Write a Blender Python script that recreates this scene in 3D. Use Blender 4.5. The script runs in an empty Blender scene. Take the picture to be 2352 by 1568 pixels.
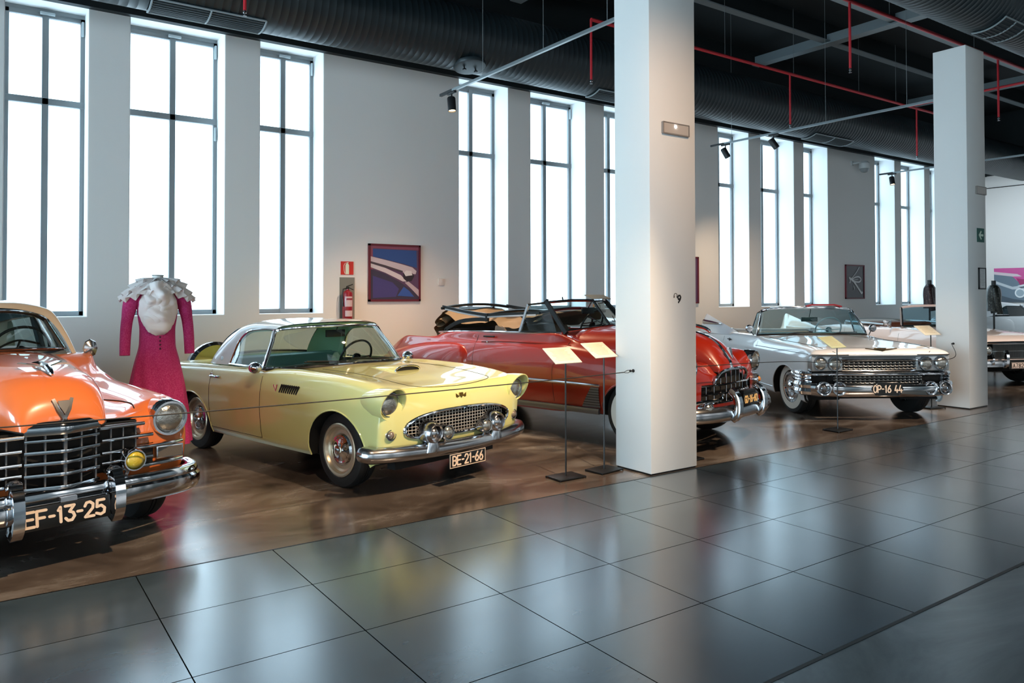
import bpy, bmesh, math, random
import numpy as np
from mathutils import Vector, Matrix
random.seed(7)
SC = bpy.context.scene
COL = SC.collection
PI = math.pi

# ------------------------------------------------------------------ materials
def lin(h):
    h = h.lstrip('#')
    c = [int(h[i:i+2], 16) / 255 for i in (0, 2, 4)]
    return tuple(x / 12.92 if x <= 0.04045 else ((x + 0.055) / 1.055) ** 2.4 for x in c) + (1.0,)

MATS = {}
def mat(name, col, rough=0.5, metal=0.0, coat=0.0, spec=0.5, noise=None, bump=None, emit=None, coat_rough=0.03):
    """Principled material; noise=(scale, second colour, lo, hi) mixes a mottled second colour, bump=(scale, strength)."""
    if name in MATS:
        return MATS[name]
    m = bpy.data.materials.new(name)
    m.use_nodes = True
    nt = m.node_tree
    p = nt.nodes['Principled BSDF']
    c = lin(col) if isinstance(col, str) else tuple(col)
    p.inputs['Base Color'].default_value = c
    p.inputs['Roughness'].default_value = rough
    p.inputs['Metallic'].default_value = metal
    p.inputs['Specular IOR Level'].default_value = spec
    p.inputs['Coat Weight'].default_value = coat
    p.inputs['Coat Roughness'].default_value = coat_rough
    m.diffuse_color = c
    if noise or bump:
        tc = nt.nodes.new('ShaderNodeTexCoord')
    if noise:
        n = nt.nodes.new('ShaderNodeTexNoise')
        n.inputs['Scale'].default_value = noise[0]
        n.inputs['Detail'].default_value = 6
        nt.links.new(tc.outputs['Object'], n.inputs['Vector'])
        r = nt.nodes.new('ShaderNodeValToRGB')
        r.color_ramp.elements[0].position = noise[2]
        r.color_ramp.elements[1].position = noise[3]
        r.color_ramp.elements[0].color = c
        r.color_ramp.elements[1].color = lin(noise[1])
        nt.links.new(n.outputs['Fac'], r.inputs['Fac'])
        nt.links.new(r.outputs['Color'], p.inputs['Base Color'])
    if bump:
        n2 = nt.nodes.new('ShaderNodeTexNoise')
        n2.inputs['Scale'].default_value = bump[0]
        n2.inputs['Detail'].default_value = 4
        nt.links.new(tc.outputs['Object'], n2.inputs['Vector'])
        b = nt.nodes.new('ShaderNodeBump')
        b.inputs['Strength'].default_value = bump[1]
        b.inputs['Distance'].default_value = 0.01
        nt.links.new(n2.outputs['Fac'], b.inputs['Height'])
        nt.links.new(b.outputs['Normal'], p.inputs['Normal'])
    if emit:
        p.inputs['Emission Color'].default_value = lin(emit[0])
        p.inputs['Emission Strength'].default_value = emit[1]
    MATS[name] = m
    return m

def glass_mat(name, tint, gloss=0.09):
    if name in MATS:
        return MATS[name]
    m = bpy.data.materials.new(name)
    m.use_nodes = True
    nt = m.node_tree
    nt.nodes.clear()
    out = nt.nodes.new('ShaderNodeOutputMaterial')
    t = nt.nodes.new('ShaderNodeBsdfTransparent')
    t.inputs['Color'].default_value = lin(tint)
    g = nt.nodes.new('ShaderNodeBsdfGlossy')
    g.inputs['Roughness'].default_value = 0.02
    lw = nt.nodes.new('ShaderNodeLayerWeight')
    lw.inputs['Blend'].default_value = 0.25
    mx = nt.nodes.new('ShaderNodeMixShader')
    ad = nt.nodes.new('ShaderNodeMath')
    ad.operation = 'MULTIPLY_ADD'
    ad.inputs[1].default_value = 0.55
    ad.inputs[2].default_value = gloss
    nt.links.new(lw.outputs['Facing'], ad.inputs[0])
    nt.links.new(ad.outputs[0], mx.inputs['Fac'])
    nt.links.new(t.outputs[0], mx.inputs[1])
    nt.links.new(g.outputs[0], mx.inputs[2])
    nt.links.new(mx.outputs[0], out.inputs['Surface'])
    MATS[name] = m
    return m

# ------------------------------------------------------------------ mesh builder
def V(*a):
    return np.array(a, float)

def unit(v):
    v = np.asarray(v, float)
    n = np.linalg.norm(v)
    return v / n if n > 1e-12 else v

def rotz(a):
    c, s = math.cos(a), math.sin(a)
    return np.array([[c, -s, 0], [s, c, 0], [0, 0, 1.0]])

def frame(z, x=None):
    """3x3 matrix (columns) whose local z is the given direction."""
    z = unit(z)
    if x is None:
        x = (1, 0, 0) if abs(z[0]) < 0.8 else (0, 1, 0)
    x = np.asarray(x, float)
    x = unit(x - z * np.dot(x, z))
    return np.stack([x, np.cross(z, x), z], 1)

def pchip(Y, n):
    """Monotone cubic through rows of Y, n steps per span."""
    Y = np.asarray(Y, float)
    k = Y.shape[0]
    if k == 2:
        t = np.linspace(0, 1, n + 1).reshape((-1,) + (1,) * (Y.ndim - 1))
        return Y[0] * (1 - t) + Y[1] * t
    d = Y[1:] - Y[:-1]
    m = np.zeros_like(Y)
    a, b = d[:-1], d[1:]
    with np.errstate(divide='ignore', invalid='ignore'):
        h = np.where(a * b > 0, 2 * a * b / np.where(a + b == 0, 1, a + b), 0)
    m[1:-1] = h
    m[0] = np.where(np.sign(1.5 * d[0] - .5 * m[1]) == np.sign(d[0]), 1.5 * d[0] - .5 * m[1], 0)
    m[-1] = np.where(np.sign(1.5 * d[-1] - .5 * m[-2]) == np.sign(d[-1]), 1.5 * d[-1] - .5 * m[-2], 0)
    out = []
    for i in range(k - 1):
        for s in range(n):
            t = s / n
            t2, t3 = t * t, t * t * t
            out.append((2*t3-3*t2+1)*Y[i] + (t3-2*t2+t)*m[i] + (-2*t3+3*t2)*Y[i+1] + (t3-t2)*m[i+1])
    out.append(Y[-1])
    return np.array(out)

def patch(net, nu, nv):
    a = pchip(np.array(net, float), nu)
    return np.swapaxes(pchip(np.swapaxes(a, 0, 1), nv), 0, 1)

def catmull(P, n, closed=False):
    P = np.asarray(P, float)
    k = len(P)
    out = []
    rng = range(k) if closed else range(k - 1)
    for i in rng:
        g = (lambda j: P[j % k]) if closed else (lambda j: P[min(max(j, 0), k - 1)])
        p0, p1, p2, p3 = g(i-1), g(i), g(i+1), g(i+2)
        for s in range(n):
            t = s / n
            out.append(.5*((2*p1)+(p2-p0)*t+(2*p0-5*p1+4*p2-p3)*t*t+(3*p1-p0-3*p2+p3)*t**3))
    if not closed:
        out.append(P[-1])
    return np.array(out)

class MB:
    def __init__(s):
        s.v, s.f = [], []
    def add(s, vs, fs):
        o = len(s.v)
        s.v.extend([tuple(map(float, p)) for p in vs])
        s.f.extend([tuple(o + i for i in f) for f in fs])
        return s
    def grid(s, P, mask=None, closev=False, closeu=False):
        P = np.asarray(P)
        a, b = P.shape[:2]
        fs = []
        for i in range(a if closeu else a - 1):
            for j in range(b if closev else b - 1):
                if mask is not None and mask[i, j]:
                    continue
                i2, j2 = (i + 1) % a, (j + 1) % b
                fs.append((i*b+j, i2*b+j, i2*b+j2, i*b+j2))
        return s.add(P.reshape(-1, 3), fs)
    def box(s, c, d, R=None):
        c, d = V(*c), V(*d) / 2
        R = np.eye(3) if R is None else R
        vs = [c + R @ (d * V(x, y, z)) for x in (-1, 1) for y in (-1, 1) for z in (-1, 1)]
        return s.add(vs, [(0,1,3,2),(4,6,7,5),(0,4,5,1),(2,3,7,6),(0,2,6,4),(1,5,7,3)])
    def tube(s, path, r, n=8, closed=False, caps=True, up=None):
        P = np.asarray(path, float)
        k = len(P)
        rr = np.full(k, r, float) if np.isscalar(r) else np.asarray(r, float)
        T = np.array([unit((P[(i+1) % k] if closed or i < k-1 else P[i]) - (P[i-1] if closed or i > 0 else P[i])) for i in range(k)])
        x = frame(T[0])[:, 0] if up is None else unit(np.asarray(up, float))
        rows = []
        for i in range(k):
            x = unit(x - T[i] * np.dot(x, T[i]))
            y = np.cross(T[i], x)
            rows.append([P[i] + rr[i]*(math.cos(2*PI*q/n)*x + math.sin(2*PI*q/n)*y) for q in range(n)])
        o = len(s.v)
        s.grid(np.array(rows), closev=True, closeu=closed)
        if caps and not closed:
            s.f.append(tuple(o + q for q in range(n))[::-1])
            s.f.append(tuple(o + (k-1)*n + q for q in range(n)))
        return s
    def sweep(s, path, sec, up=(0, 0, 1), scale=None, closed=False, caps=True):
        """Sweep closed 2-D section (side, up) along path; side = tangent x up."""
        P = np.asarray(path, float)
        k, n = len(P), len(sec)
        up = V(*up)
        rows = []
        for i in range(k):
            a = P[(i+1) % k] if closed or i < k-1 else P[i]
            b = P[i-1] if closed or i > 0 else P[i]
            t = unit(a - b)
            sd = unit(np.cross(t, up))
            u = np.cross(sd, t)
            q = 1.0 if scale is None else scale[i]
            qa, qb = (q, q) if np.isscalar(q) else q
            rows.append([P[i] + sd*p[0]*qa + u*p[1]*qb for p in sec])
        o = len(s.v)
        s.grid(np.array(rows), closev=True, closeu=closed)
        if caps and not closed:
            s.f.append(tuple(o + q for q in range(n))[::-1])
            s.f.append(tuple(o + (k-1)*n + q for q in range(n)))
        return s
    def lathe(s, prof, o=(0, 0, 0), axis=(0, 0, 1), n=24, x=None, sx=1.0, arc=2*PI):
        R = frame(axis, x)
        o = V(*o)
        full = arc > 2*PI - 1e-6
        m = n if full else n + 1
        rows = [[o + R @ V(r*math.cos(arc*q/n)*sx, r*math.sin(arc*q/n), h) for q in range(m)] for r, h in prof]
        return s.grid(np.array(rows), closev=full)
    def sphere(s, c, r, n=12, sc=(1, 1, 1)):
        c = V(*c)
        rows = [[c + r*V(*sc)*V(math.sin(PI*i/n)*math.cos(2*PI*j/(2*n)), math.sin(PI*i/n)*math.sin(2*PI*j/(2*n)), math.cos(PI*i/n)) for j in range(2*n)] for i in range(n+1)]
        return s.grid(np.array(rows), closev=True)
    def poly(s, pts, ext=None):
        """Flat polygon, or a prism when ext is a vector."""
        pts = [V(*p) for p in pts]
        n = len(pts)
        if ext is None:
            return s.add(pts, [tuple(range(n))])
        e = V(*ext)
        return s.add(pts + [p + e for p in pts], [tuple(range(n))[::-1], tuple(range(n, 2*n))] + [(i, (i+1) % n, n+(i+1) % n, n+i) for i in range(n)])
    def mirror(s):
        n = len(s.v)
        s.v += [(x, -y, z) for x, y, z in s.v]
        s.f += [tuple(n + i for i in f[::-1]) for f in s.f]
        return s
    def xf(s, R, t=(0, 0, 0)):
        s.v = [tuple(R @ V(*p) + V(*t)) for p in s.v]
        return s
    def build(s, name, m, parent=None, ang=35, bevel=0.0, weld=1e-4, seg=2):
        me = bpy.data.meshes.new(name)
        me.from_pydata(s.v, [], s.f)
        bm = bmesh.new()
        bm.from_mesh(me)
        if weld:
            bmesh.ops.remove_doubles(bm, verts=bm.verts, dist=weld)
        if bevel:
            es = [e for e in bm.edges if len(e.link_faces) == 2 and e.calc_face_angle(0) > 0.6]
            bmesh.ops.bevel(bm, geom=es, offset=bevel, segments=seg, profile=0.5, affect='EDGES', clamp_overlap=True)
        bmesh.ops.recalc_face_normals(bm, faces=bm.faces)
        bm.to_mesh(me)
        bm.free()
        for p in me.polygons:
            p.use_smooth = True
        me.set_sharp_from_angle(angle=math.radians(ang))
        me.materials.append(m)
        o = bpy.data.objects.new(name, me)
        COL.objects.link(o)
        if parent is not None:
            o.parent = parent
        return o

def tag(o, label=None, cat=None, group=None, kind=None):
    if label: o['label'] = label
    if cat: o['category'] = cat
    if group: o['group'] = group
    if kind: o['kind'] = kind
    return o

def thing(name, label, cat, loc=(0, 0, 0), rz=0.0, group=None):
    o = bpy.data.objects.new(name, None)
    COL.objects.link(o)
    o.location = loc
    o.rotation_euler = (0, 0, rz)
    o.empty_display_size = 0.1
    return tag(o, label, cat, group)

def copy_tree(o, parent=None):
    c = o.copy()
    COL.objects.link(c)
    if parent is not None:
        c.parent = parent
    for ch in list(o.children):
        copy_tree(ch, c)
    return c

def struct(o):
    o['kind'] = 'structure'
    return o

def text_mb(body, size, o, xdir, ydir, depth=0.002, align='CENTER', sx=1.0, bold=0.0):
    """Lettering as a mesh: baseline-centred text at o, reading along xdir, up along ydir."""
    cu = bpy.data.curves.new('lettering', 'FONT')
    cu.body = body
    cu.size = size
    cu.align_x = align
    cu.align_y = 'CENTER'
    cu.extrude = depth / 2
    cu.resolution_u = 3
    cu.offset = bold
    ob = bpy.data.objects.new('lettering', cu)
    COL.objects.link(ob)
    dg = bpy.context.evaluated_depsgraph_get()
    me = ob.evaluated_get(dg).to_mesh()
    x, y = unit(xdir), unit(ydir)
    z = np.cross(x, y)
    b = MB()
    b.add([V(*o) + x*p.co.x*sx + y*p.co.y + z*p.co.z for p in me.vertices], [tuple(p.vertices) for p in me.polygons])
    ob.evaluated_get(dg).to_mesh_clear()
    bpy.data.objects.remove(ob)
    bpy.data.curves.remove(cu)
    return b

def stroke_text(body, h, w, gap, o, xdir, ydir, t, depth=0.003):
    """Plate lettering drawn as rounded strokes (DIN-like), height h, letter width w."""
    G = {'B': [[(0,0),(0,1),(.6,1),(1,.8),(.9,.58),(.55,.52),(0,.52)],[(.55,.52),(.95,.42),(1,.2),(.65,0),(0,0)]],
         'E': [[(1,0),(0,0),(0,1),(1,1)],[(0,.52),(.85,.52)]], 'F': [[(0,0),(0,1),(1,1)],[(0,.52),(.8,.52)]],
         '-': [[(.1,.5),(.9,.5)]], '1': [[(.2,.8),(.6,1),(.6,0)]], '2': [[(0,.75),(.2,.97),(.6,1),(.95,.82),(.9,.55),(0,0),(1,0)]],
         '3': [[(0,1),(1,1),(.45,.6),(.85,.5),(1,.25),(.7,0),(.25,0),(0,.18)]], '5': [[(.95,1),(.15,1),(.08,.55),(.6,.62),(.98,.4),(.9,.1),(.5,0),(0,.12)]],
         '6': [[(.75,1),(.2,.6),(0,.25),(.25,.02),(.7,.02),(1,.28),(.75,.55),(.35,.55),(.08,.35)]], '4': [[(.7,0),(.7,.45)],[(.45,1),(0,.28),(1,.28)]],
         'O': [[(.3,1),(.7,1),(1,.7),(1,.3),(.7,0),(.3,0),(0,.3),(0,.7),(.3,1)]], '0': [[(.3,1),(.7,1),(1,.7),(1,.3),(.7,0),(.3,0),(0,.3),(0,.7),(.3,1)]],
         'P': [[(0,0),(0,1),(.65,1),(1,.8),(1,.62),(.65,.45),(0,.45)]], 'G': [[(1,.8),(.7,1),(.3,1),(0,.7),(0,.3),(.3,0),(.7,0),(1,.25),(1,.45),(.6,.45)]],
         'D': [[(0,0),(0,1),(.55,1),(1,.7),(1,.3),(.55,0),(0,0)]], '7': [[(0,1),(1,1),(.4,0)]], '8': [[(.5,.53),(.1,.7),(.25,.97),(.75,.97),(.9,.7),(.5,.53),(0,.3),(.2,.02),(.8,.02),(1,.3),(.5,.53)]],
         '9': [[(.25,0),(.8,.4),(1,.75),(.75,.98),(.3,.98),(0,.72),(.25,.45),(.65,.45),(.92,.65)]],
         'A': [[(0,0),(.5,1),(1,0)],[(.2,.35),(.8,.35)]], ' ': []}
    x, y = unit(xdir), unit(ydir)
    z = np.cross(x, y)
    ws = [w*(.6 if c in '-1 ' else 1.0) for c in body]
    tot = sum(ws) + gap*(len(body)-1)
    b = MB()
    cx = -tot/2
    for c, wc in zip(body, ws):
        for st in G[c]:
            P = [V(*o) + x*(cx + p[0]*wc) + y*((p[1]-.5)*h) for p in st]
            for i in range(len(P)-1):
                d = unit(P[i+1]-P[i])
                e = 0.0
                R = np.stack([d, np.cross(z, d), z], 1)
                b.box((P[i]+P[i+1])/2, (np.linalg.norm(P[i+1]-P[i])+2*e, t, depth), R)
            for q in P:
                b.poly([q - z*depth*.52 + t*.5*(math.cos(a)*x + math.sin(a)*y) for a in np.linspace(0, 2*PI, 10, endpoint=False)], z*depth*1.04)
        cx += wc + gap
    return b

CHROME = mat('chrome', '#d3d3d6', 0.07, 1.0)
CHROME2 = mat('brushed_chrome', '#bdbdc0', 0.2, 1.0)
RUBBER = mat('tyre_rubber', '#141414', 0.62, bump=(90, 0.12))
BLACK = mat('black_paint', '#0c0d0e', 0.4)
DARK = mat('dark_cavity', '#060606', 0.8)
SEAM = mat('panel_gap', '#0d0b0a', 0.7)
WHITEW = mat('white_sidewall', '#e4dfd4', 0.5)
LAMP = mat('headlamp_glass', '#a9a8a2', 0.14, 0.85, coat=1.0, bump=(60, 0.35))
GLASS = glass_mat('window_glass', '#e2efec')
# ------------------------------------------------------------------ camera
cam = bpy.data.cameras.new('camera')
co = bpy.data.objects.new('camera', cam)
COL.objects.link(co)
cam.sensor_width = 36
cam.lens = 1747.3 / 2352 * 36
cam.shift_y = -135.0 / 2352
cam.clip_start = 0.05
fwd = V(0.5725, 0.8197, 0.0173)
rgt = V(0.8198, -0.5726, 0)
R_ = np.stack([rgt, np.cross(rgt, fwd), -fwd], 1)
a_ = 0.0020
R_ = R_ @ np.array([[math.cos(a_), -math.sin(a_), 0], [math.sin(a_), math.cos(a_), 0], [0, 0, 1]]).T
M_ = Matrix([list(r) for r in R_]).to_4x4()
M_.translation = (0, 0, 1.65)
co.matrix_world = M_
SC.camera = co
SC.view_settings.view_transform = 'Standard'
SC.view_settings.look = 'None'
SC.view_settings.exposure = 0.55
SC.view_settings.gamma = 1.0
SC.view_settings.use_curve_mapping = False
SC.cycles.use_denoising = True
SC.cycles.max_bounces = 7
SC.cycles.diffuse_bounces = 4
SC.cycles.transparent_max_bounces = 16
SC.cycles.caustics_reflective = False
SC.cycles.caustics_refractive = False
SC.cycles.sample_clamp_indirect = 6.0

# ------------------------------------------------------------------ setting
YW, YF = 11.15, 11.60
XL, XE, YN, ZC = -13.0, 26.0, -6.5, 7.3
M_WALL = mat('wall_paint', '#e6e4e1', 0.65, bump=(30, 0.03))
M_REV = mat('reveal_paint', '#f4f5f5', 0.6)
M_BLK = mat('ceiling_black', '#10191c', 0.7)
M_FRAME = mat('window_frame_grey', '#858b8e', 0.5)
M_CLOSER = mat('closer_grey', '#aeb9bd', 0.5)
M_PANE = mat('frosted_daylight_pane', '#eef4f7', 0.4, emit=('#c2e0f2', 2.9))
M_PANE2 = mat('frosted_daylight_pane_south', '#eef4f7', 0.4, emit=('#e3e8ea', 1.8))

WIN = [(0.21, 1.128), (1.60, 2.83), (3.31, 4.285), (6.68, 7.715), (8.20, 9.525), (9.99, 11.03),
       (13.35, 14.42), (14.84, 16.12), (16.51, 17.53), (19.70, 20.71), (21.04, 22.33), (22.64, 23.62)]
WIN0 = [(-6.40, -5.42), (-5.02, -3.75), (-3.30, -2.33)]
ZS, ZH = 1.385, 5.42

def wall_with_openings(name, ya, yb, spans, z0, z1, x0, x1):
    b = MB()
    xs = x0
    yc, dy = (ya+yb)/2, abs(yb-ya)
    for a, c in sorted(spans):
        b.box(((xs+a)/2, yc, (z0+z1)/2), (a-xs, dy, z1-z0))
        b.box(((a+c)/2, yc, (z0+ZS)/2), (c-a, dy, ZS-z0))
        b.box(((a+c)/2, yc, (ZH+z1)/2), (c-a, dy, z1-ZH))
        xs = c
    b.box(((xs+x1)/2, yc, (z0+z1)/2), (x1-xs, dy, z1-z0))
    return struct(b.build(name, M_WALL, weld=0))

wall_with_openings('wall_back', YW, YF+0.25, WIN0 + WIN, 0, 5.6, XL, XE)
struct(MB().box(((XL+XE)/2, YW+0.35, 6.5), (XE-XL, 0.7, 1.8)).build('wall_upper', M_BLK))
struct(MB().box(((XL+XE)/2, YW-0.055, 5.60), (XE-XL, 0.11, 0.46)).build('trim_1', M_BLK))

n_win = 0
def window(a, c, y0, full=True, sgn=1, pane=None):
    """Steel window: outer frame, mullion, transom; frosted panes behind."""
    global n_win
    n_win += 1
    w = thing('window_%d' % n_win, None, None, ((a+c)/2, y0, 0))
    struct(w)
    h = (c-a)/2
    fr = MB()
    zb, zt, zm = 1.40, 5.36, 4.20
    for x in (-h+.03, h-.03):
        fr.box((x, 0.03*sgn, (zb+zt)/2), (.06, .07, zt-zb))
    fr.box((0, .03*sgn, zb+.03), (2*h, .07, .06))
    fr.box((0, .03*sgn, zt-.03), (2*h, .07, .06))
    fr.box((0, .025*sgn, (zb+zt)/2), (.075, .08, zt-zb))
    fr.box((0, .025*sgn, zm), (2*h, .08, .085))
    fr.box((0, .05*sgn, zb-.02), (2*h, .1, .05))
    fr.box((0, .05*sgn, (zt+ZH+.1)/2), (2*h, .1, ZH+.1-zt))
    f = fr.build('window_frame', M_FRAME, w, bevel=.004 if full else 0)
    p = MB()
    for x0, x1 in ((-h+.055, -.03), (.03, h-.055)):
        for z0, z1 in ((zb+.05, zm-.04), (zm+.04, zt-.05)):
            p.box(((x0+x1)/2, .055*sgn, (z0+z1)/2), (x1-x0, .008, z1-z0))
    p.build('pane', pane or M_PANE, w, weld=0)
    return w, h
for i, (a, c) in enumerate(WIN):
    w, h = window(a, c, YF)
    if i < 3 or i == 4:
        MB().box((0.02, -.03, 5.345), (.17, .05, .035)).build('window_closer', M_CLOSER, w, bevel=.008)
        MB().box((h-.035, -.025, 5.22), (.03, .04, .2)).build('window_closer', M_CLOSER, w, bevel=.008)
    if i == 1:
        MB().box((h-.035, -.025, 4.02), (.03, .04, .2)).build('window_closer', M_CLOSER, w, bevel=.008)
for a, c in WIN0:
    window(a, c, YF, False)
# white reveal lining of each opening
rv = MB()
for a, c in WIN0 + WIN:
    for x in (a, c):
        rv.box((x + (.004 if x == a else -.004), (YW+YF)/2+.002, (ZS+ZH)/2), (.008, YF-YW-.004, ZH-ZS))
    rv.box(((a+c)/2, (YW+YF)/2, ZS+.004), (c-a, YF-YW, .008))
    rv.box(((a+c)/2, (YW+YF)/2, ZH-.004), (c-a, YF-YW, .008))
struct(rv.build('trim_2', M_REV, weld=0))

# opposite long side of the hall (behind the camera) with the same windows, put in unseen as fill daylight
NW = [(x0+6.6*k, x1+6.6*k) for k in range(-1, 4) for x0, x1 in ((0.21, 1.15), (1.60, 2.85), (3.31, 4.27))]
nearw = wall_with_openings('wall_near', YN, YN-0.7, NW, 0, 5.6, XL, XE)
struct(MB().box(((XL+XE)/2, YN-.35, 6.45), (XE-XL, .7, 1.7)).build('wall_near_upper', M_BLK))
for a, c in NW:
    window(a, c, YN-.45, False, -1, M_PANE2)
# end walls
we = MB().box((XE+.1, (YN+YW)/2, 2.8), (.2, YW-YN+1.4, 5.6)).build('wall_end', M_WALL)
struct(we)
struct(MB().box((XE+.1, (YN+YW)/2, 6.45), (.2, YW-YN+1.4, 1.7)).build('wall_end_upper', M_BLK))
struct(MB().box((XE-.06, (YN+YW)/2, 5.6), (.12, YW-YN-.24, .44)).build('trim_3', M_BLK))
b = MB()
for y0, y1 in ((YN-.7, -5.0), (-1.0, 0.0), (4.0, 5.0), (9.0, YW+.7)):
    b.box((XL-.1, (y0+y1)/2, 2.4), (.2, y1-y0, 4.8))
b.box((XL-.1, (YN+YW)/2, 6.05), (.2, YW-YN+1.4, 2.5))
struct(b.build('wall_left', M_WALL, weld=0))
M_FILL = mat('entrance_daylight_glass', '#eef4f7', 0.3, emit=('#bfdef0', 14.0))  # glowing panes added out of view to brighten surfaces facing left
for k, y in enumerate((-3.0, 2.0, 7.0)):
    d = struct(thing('door_%d' % (k+1), None, None, (XL-.1, y, 0)))
    MB().box((0, 0, 2.4), (.02, 3.9, 4.7)).build('glass_pane', M_FILL, d)
    f = MB()
    for yy in (-1.97, -.98, 0, .98, 1.97):
        f.box((.03, yy, 2.4), (.06, .06, 4.8))
    for z in (.03, 2.3, 4.77):
        f.box((.03, 0, z), (.06, 4.0, .06))
    f.build('door_frame', M_FRAME, d, weld=0)
struct(MB().box(((XL+XE)/2, (YN+YW)/2, ZC+.1), (XE-XL+.4, YW-YN+1.4, .2)).build('ceiling', M_BLK))

# ---- floors
def floor_material(name, c1, c2, c3, scale, rough, tiles=None, spec=0.5, bump=0.02, coat=0.0):
    m = mat(name, c1, rough, spec=spec, coat=coat, coat_rough=rough)
    nt = m.node_tree
    L = nt.links.new
    p = nt.nodes['Principled BSDF']
    tc = nt.nodes.new('ShaderNodeTexCoord')
    mp = nt.nodes.new('ShaderNodeMapping')
    mp.inputs['Scale'].default_value = (0.55, 1.0, 1.0)
    L(tc.outputs['Object'], mp.inputs['Vector'])
    n1 = nt.nodes.new('ShaderNodeTexNoise')
    n1.inputs['Scale'].default_value = scale
    n1.inputs['Detail'].default_value = 8
    n1.inputs['Roughness'].default_value = 0.62
    n1.inputs['Distortion'].default_value = 0.6
    L(mp.outputs[0], n1.inputs['Vector'])
    r = nt.nodes.new('ShaderNodeValToRGB')
    e = r.color_ramp.elements
    e[0].position, e[0].color = 0.34, lin(c1)
    e[1].position, e[1].color = 0.68, lin(c3)
    k = e.new(0.5)
    k.color = lin(c2)
    L(n1.outputs['Fac'], r.inputs['Fac'])
    col = r.outputs['Color']
    n2 = nt.nodes.new('ShaderNodeTexNoise')
    n2.inputs['Scale'].default_value = 2.2
    n2.inputs['Detail'].default_value = 5
    L(mp.outputs[0], n2.inputs['Vector'])
    rr = nt.nodes.new('ShaderNodeMapRange')
    rr.inputs['To Min'].default_value = rough*.8
    rr.inputs['To Max'].default_value = rough*1.25
    L(n2.outputs['Fac'], rr.inputs['Value'])
    L(rr.outputs[0], p.inputs['Roughness'])
    b = nt.nodes.new('ShaderNodeBump')
    b.inputs['Strength'].default_value = bump
    b.inputs['Distance'].default_value = 0.02
    L(n1.outputs['Fac'], b.inputs['Height'])
    if bump:
        L(b.outputs['Normal'], p.inputs['Normal'])
    if tiles:
        sx = nt.nodes.new('ShaderNodeSeparateXYZ')
        L(tc.outputs['Object'], sx.inputs[0])
        def M(op, a, bb=None, c=None):
            q = nt.nodes.new('ShaderNodeMath')
            q.operation = op
            for i, x in enumerate((a, bb, c)):
                if x is None: continue
                if isinstance(x, (int, float)): q.inputs[i].default_value = x
                else: L(x, q.inputs[i])
            return q.outputs[0]
        def axis(o, start, pitch, w):
            t = M('DIVIDE', M('SUBTRACT', o, start), pitch)
            d = M('ABSOLUTE', M('SUBTRACT', M('FRACT', t), 0.5))
            return M('GREATER_THAN', d, 0.5 - w/pitch/2), M('FLOOR', t)
        gx, ix = axis(sx.outputs[0], tiles[0], tiles[1], .006)
        gy, iy = axis(sx.outputs[1], tiles[2], tiles[3], .006)
        g = M('MAXIMUM', gx, gy)
        cb = nt.nodes.new('ShaderNodeCombineXYZ')
        L(ix, cb.inputs[0]); L(iy, cb.inputs[1])
        wn = nt.nodes.new('ShaderNodeTexWhiteNoise')
        L(cb.outputs[0], wn.inputs['Vector'])
        hs = nt.nodes.new('ShaderNodeHueSaturation')
        L(M('MULTIPLY_ADD', wn.outputs['Value'], .35, .82), hs.inputs['Value'])
        L(col, hs.inputs['Color'])
        mx = nt.nodes.new('ShaderNodeMix')
        mx.data_type = 'RGBA'
        L(g, mx.inputs['Factor'])
        L(hs.outputs[0], mx.inputs[6])
        mx.inputs[7].default_value = lin('#0d0f10')
        col = mx.outputs[2]
        L(M('MULTIPLY', M('SUBTRACT', 1.0, g), spec), p.inputs['Specular IOR Level'])
        L(M('MULTIPLY', M('SUBTRACT', 1.0, g), coat), p.inputs['Coat Weight'])
    L(col, p.inputs['Base Color'])
    return m
M_CONC = floor_material('brown_polished_concrete', '#372f2a', '#5d534c', '#8c857f', 1.9, .2, spec=.7, coat=.3)
M_TILE = floor_material('dark_polished_tiles', '#3d4d58', '#465763', '#4f606c', 3.0, .221, (0.765, .807, 2.06, .731), spec=1.0, bump=0, coat=.75)
M_GREY = floor_material('grey_concrete', '#596165', '#6d767a', '#878f93', 1.3, .25, spec=.8, bump=.03, coat=.5)
YB, YG = 4.98, 2.06
struct(MB().box(((XL+XE)/2, (YB+YW)/2, -.05), (XE-XL, YW-YB, .1)).build('floor', M_CONC))
struct(MB().box(((XL+XE)/2, (YB+YG)/2, -.05), (XE-XL, YB-YG, .1)).build('floor_tiles', M_TILE))
struct(MB().box(((XL+XE)/2, (YN+YG)/2, -.055), (XE-XL, YG-YN, .11)).build('floor_grey', M_GREY))
struct(MB().box(((XL+XE)/2, YB+.004, .0), (XE-XL, .012, .003)).build('trim_4', BLACK))
struct(MB().box(((XL+XE)/2, YG, .0), (XE-XL, .02, .004)).build('trim_5', BLACK))

# ---- pillars
M_PIL = mat('pillar_paint', '#ecebe8', 0.6, bump=(25, 0.03))
PIL = [(-1.57, -0.96, 5.0, 5.47), (5.04, 5.655, 5.0, 5.47), (11.70, 12.268, 5.235, 5.70), (18.3, 18.9, 5.2, 5.68)]
for i, (x0, x1, y0, y1) in enumerate(PIL):
    b = MB().box(((x0+x1)/2, (y0+y1)/2, 2.65), (x1-x0, y1-y0, 5.27))
    pl = struct(b.build('pillar_%d' % (i+1), M_PIL, bevel=.006))
    MB().box(((x0+x1)/2, (y0+y1)/2, .0075), (x1-x0-.02, y1-y0-.02, .015)).build('pillar_base', BLACK, pl)  # recessed base coloured black for the shadow line under the pillar

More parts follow.
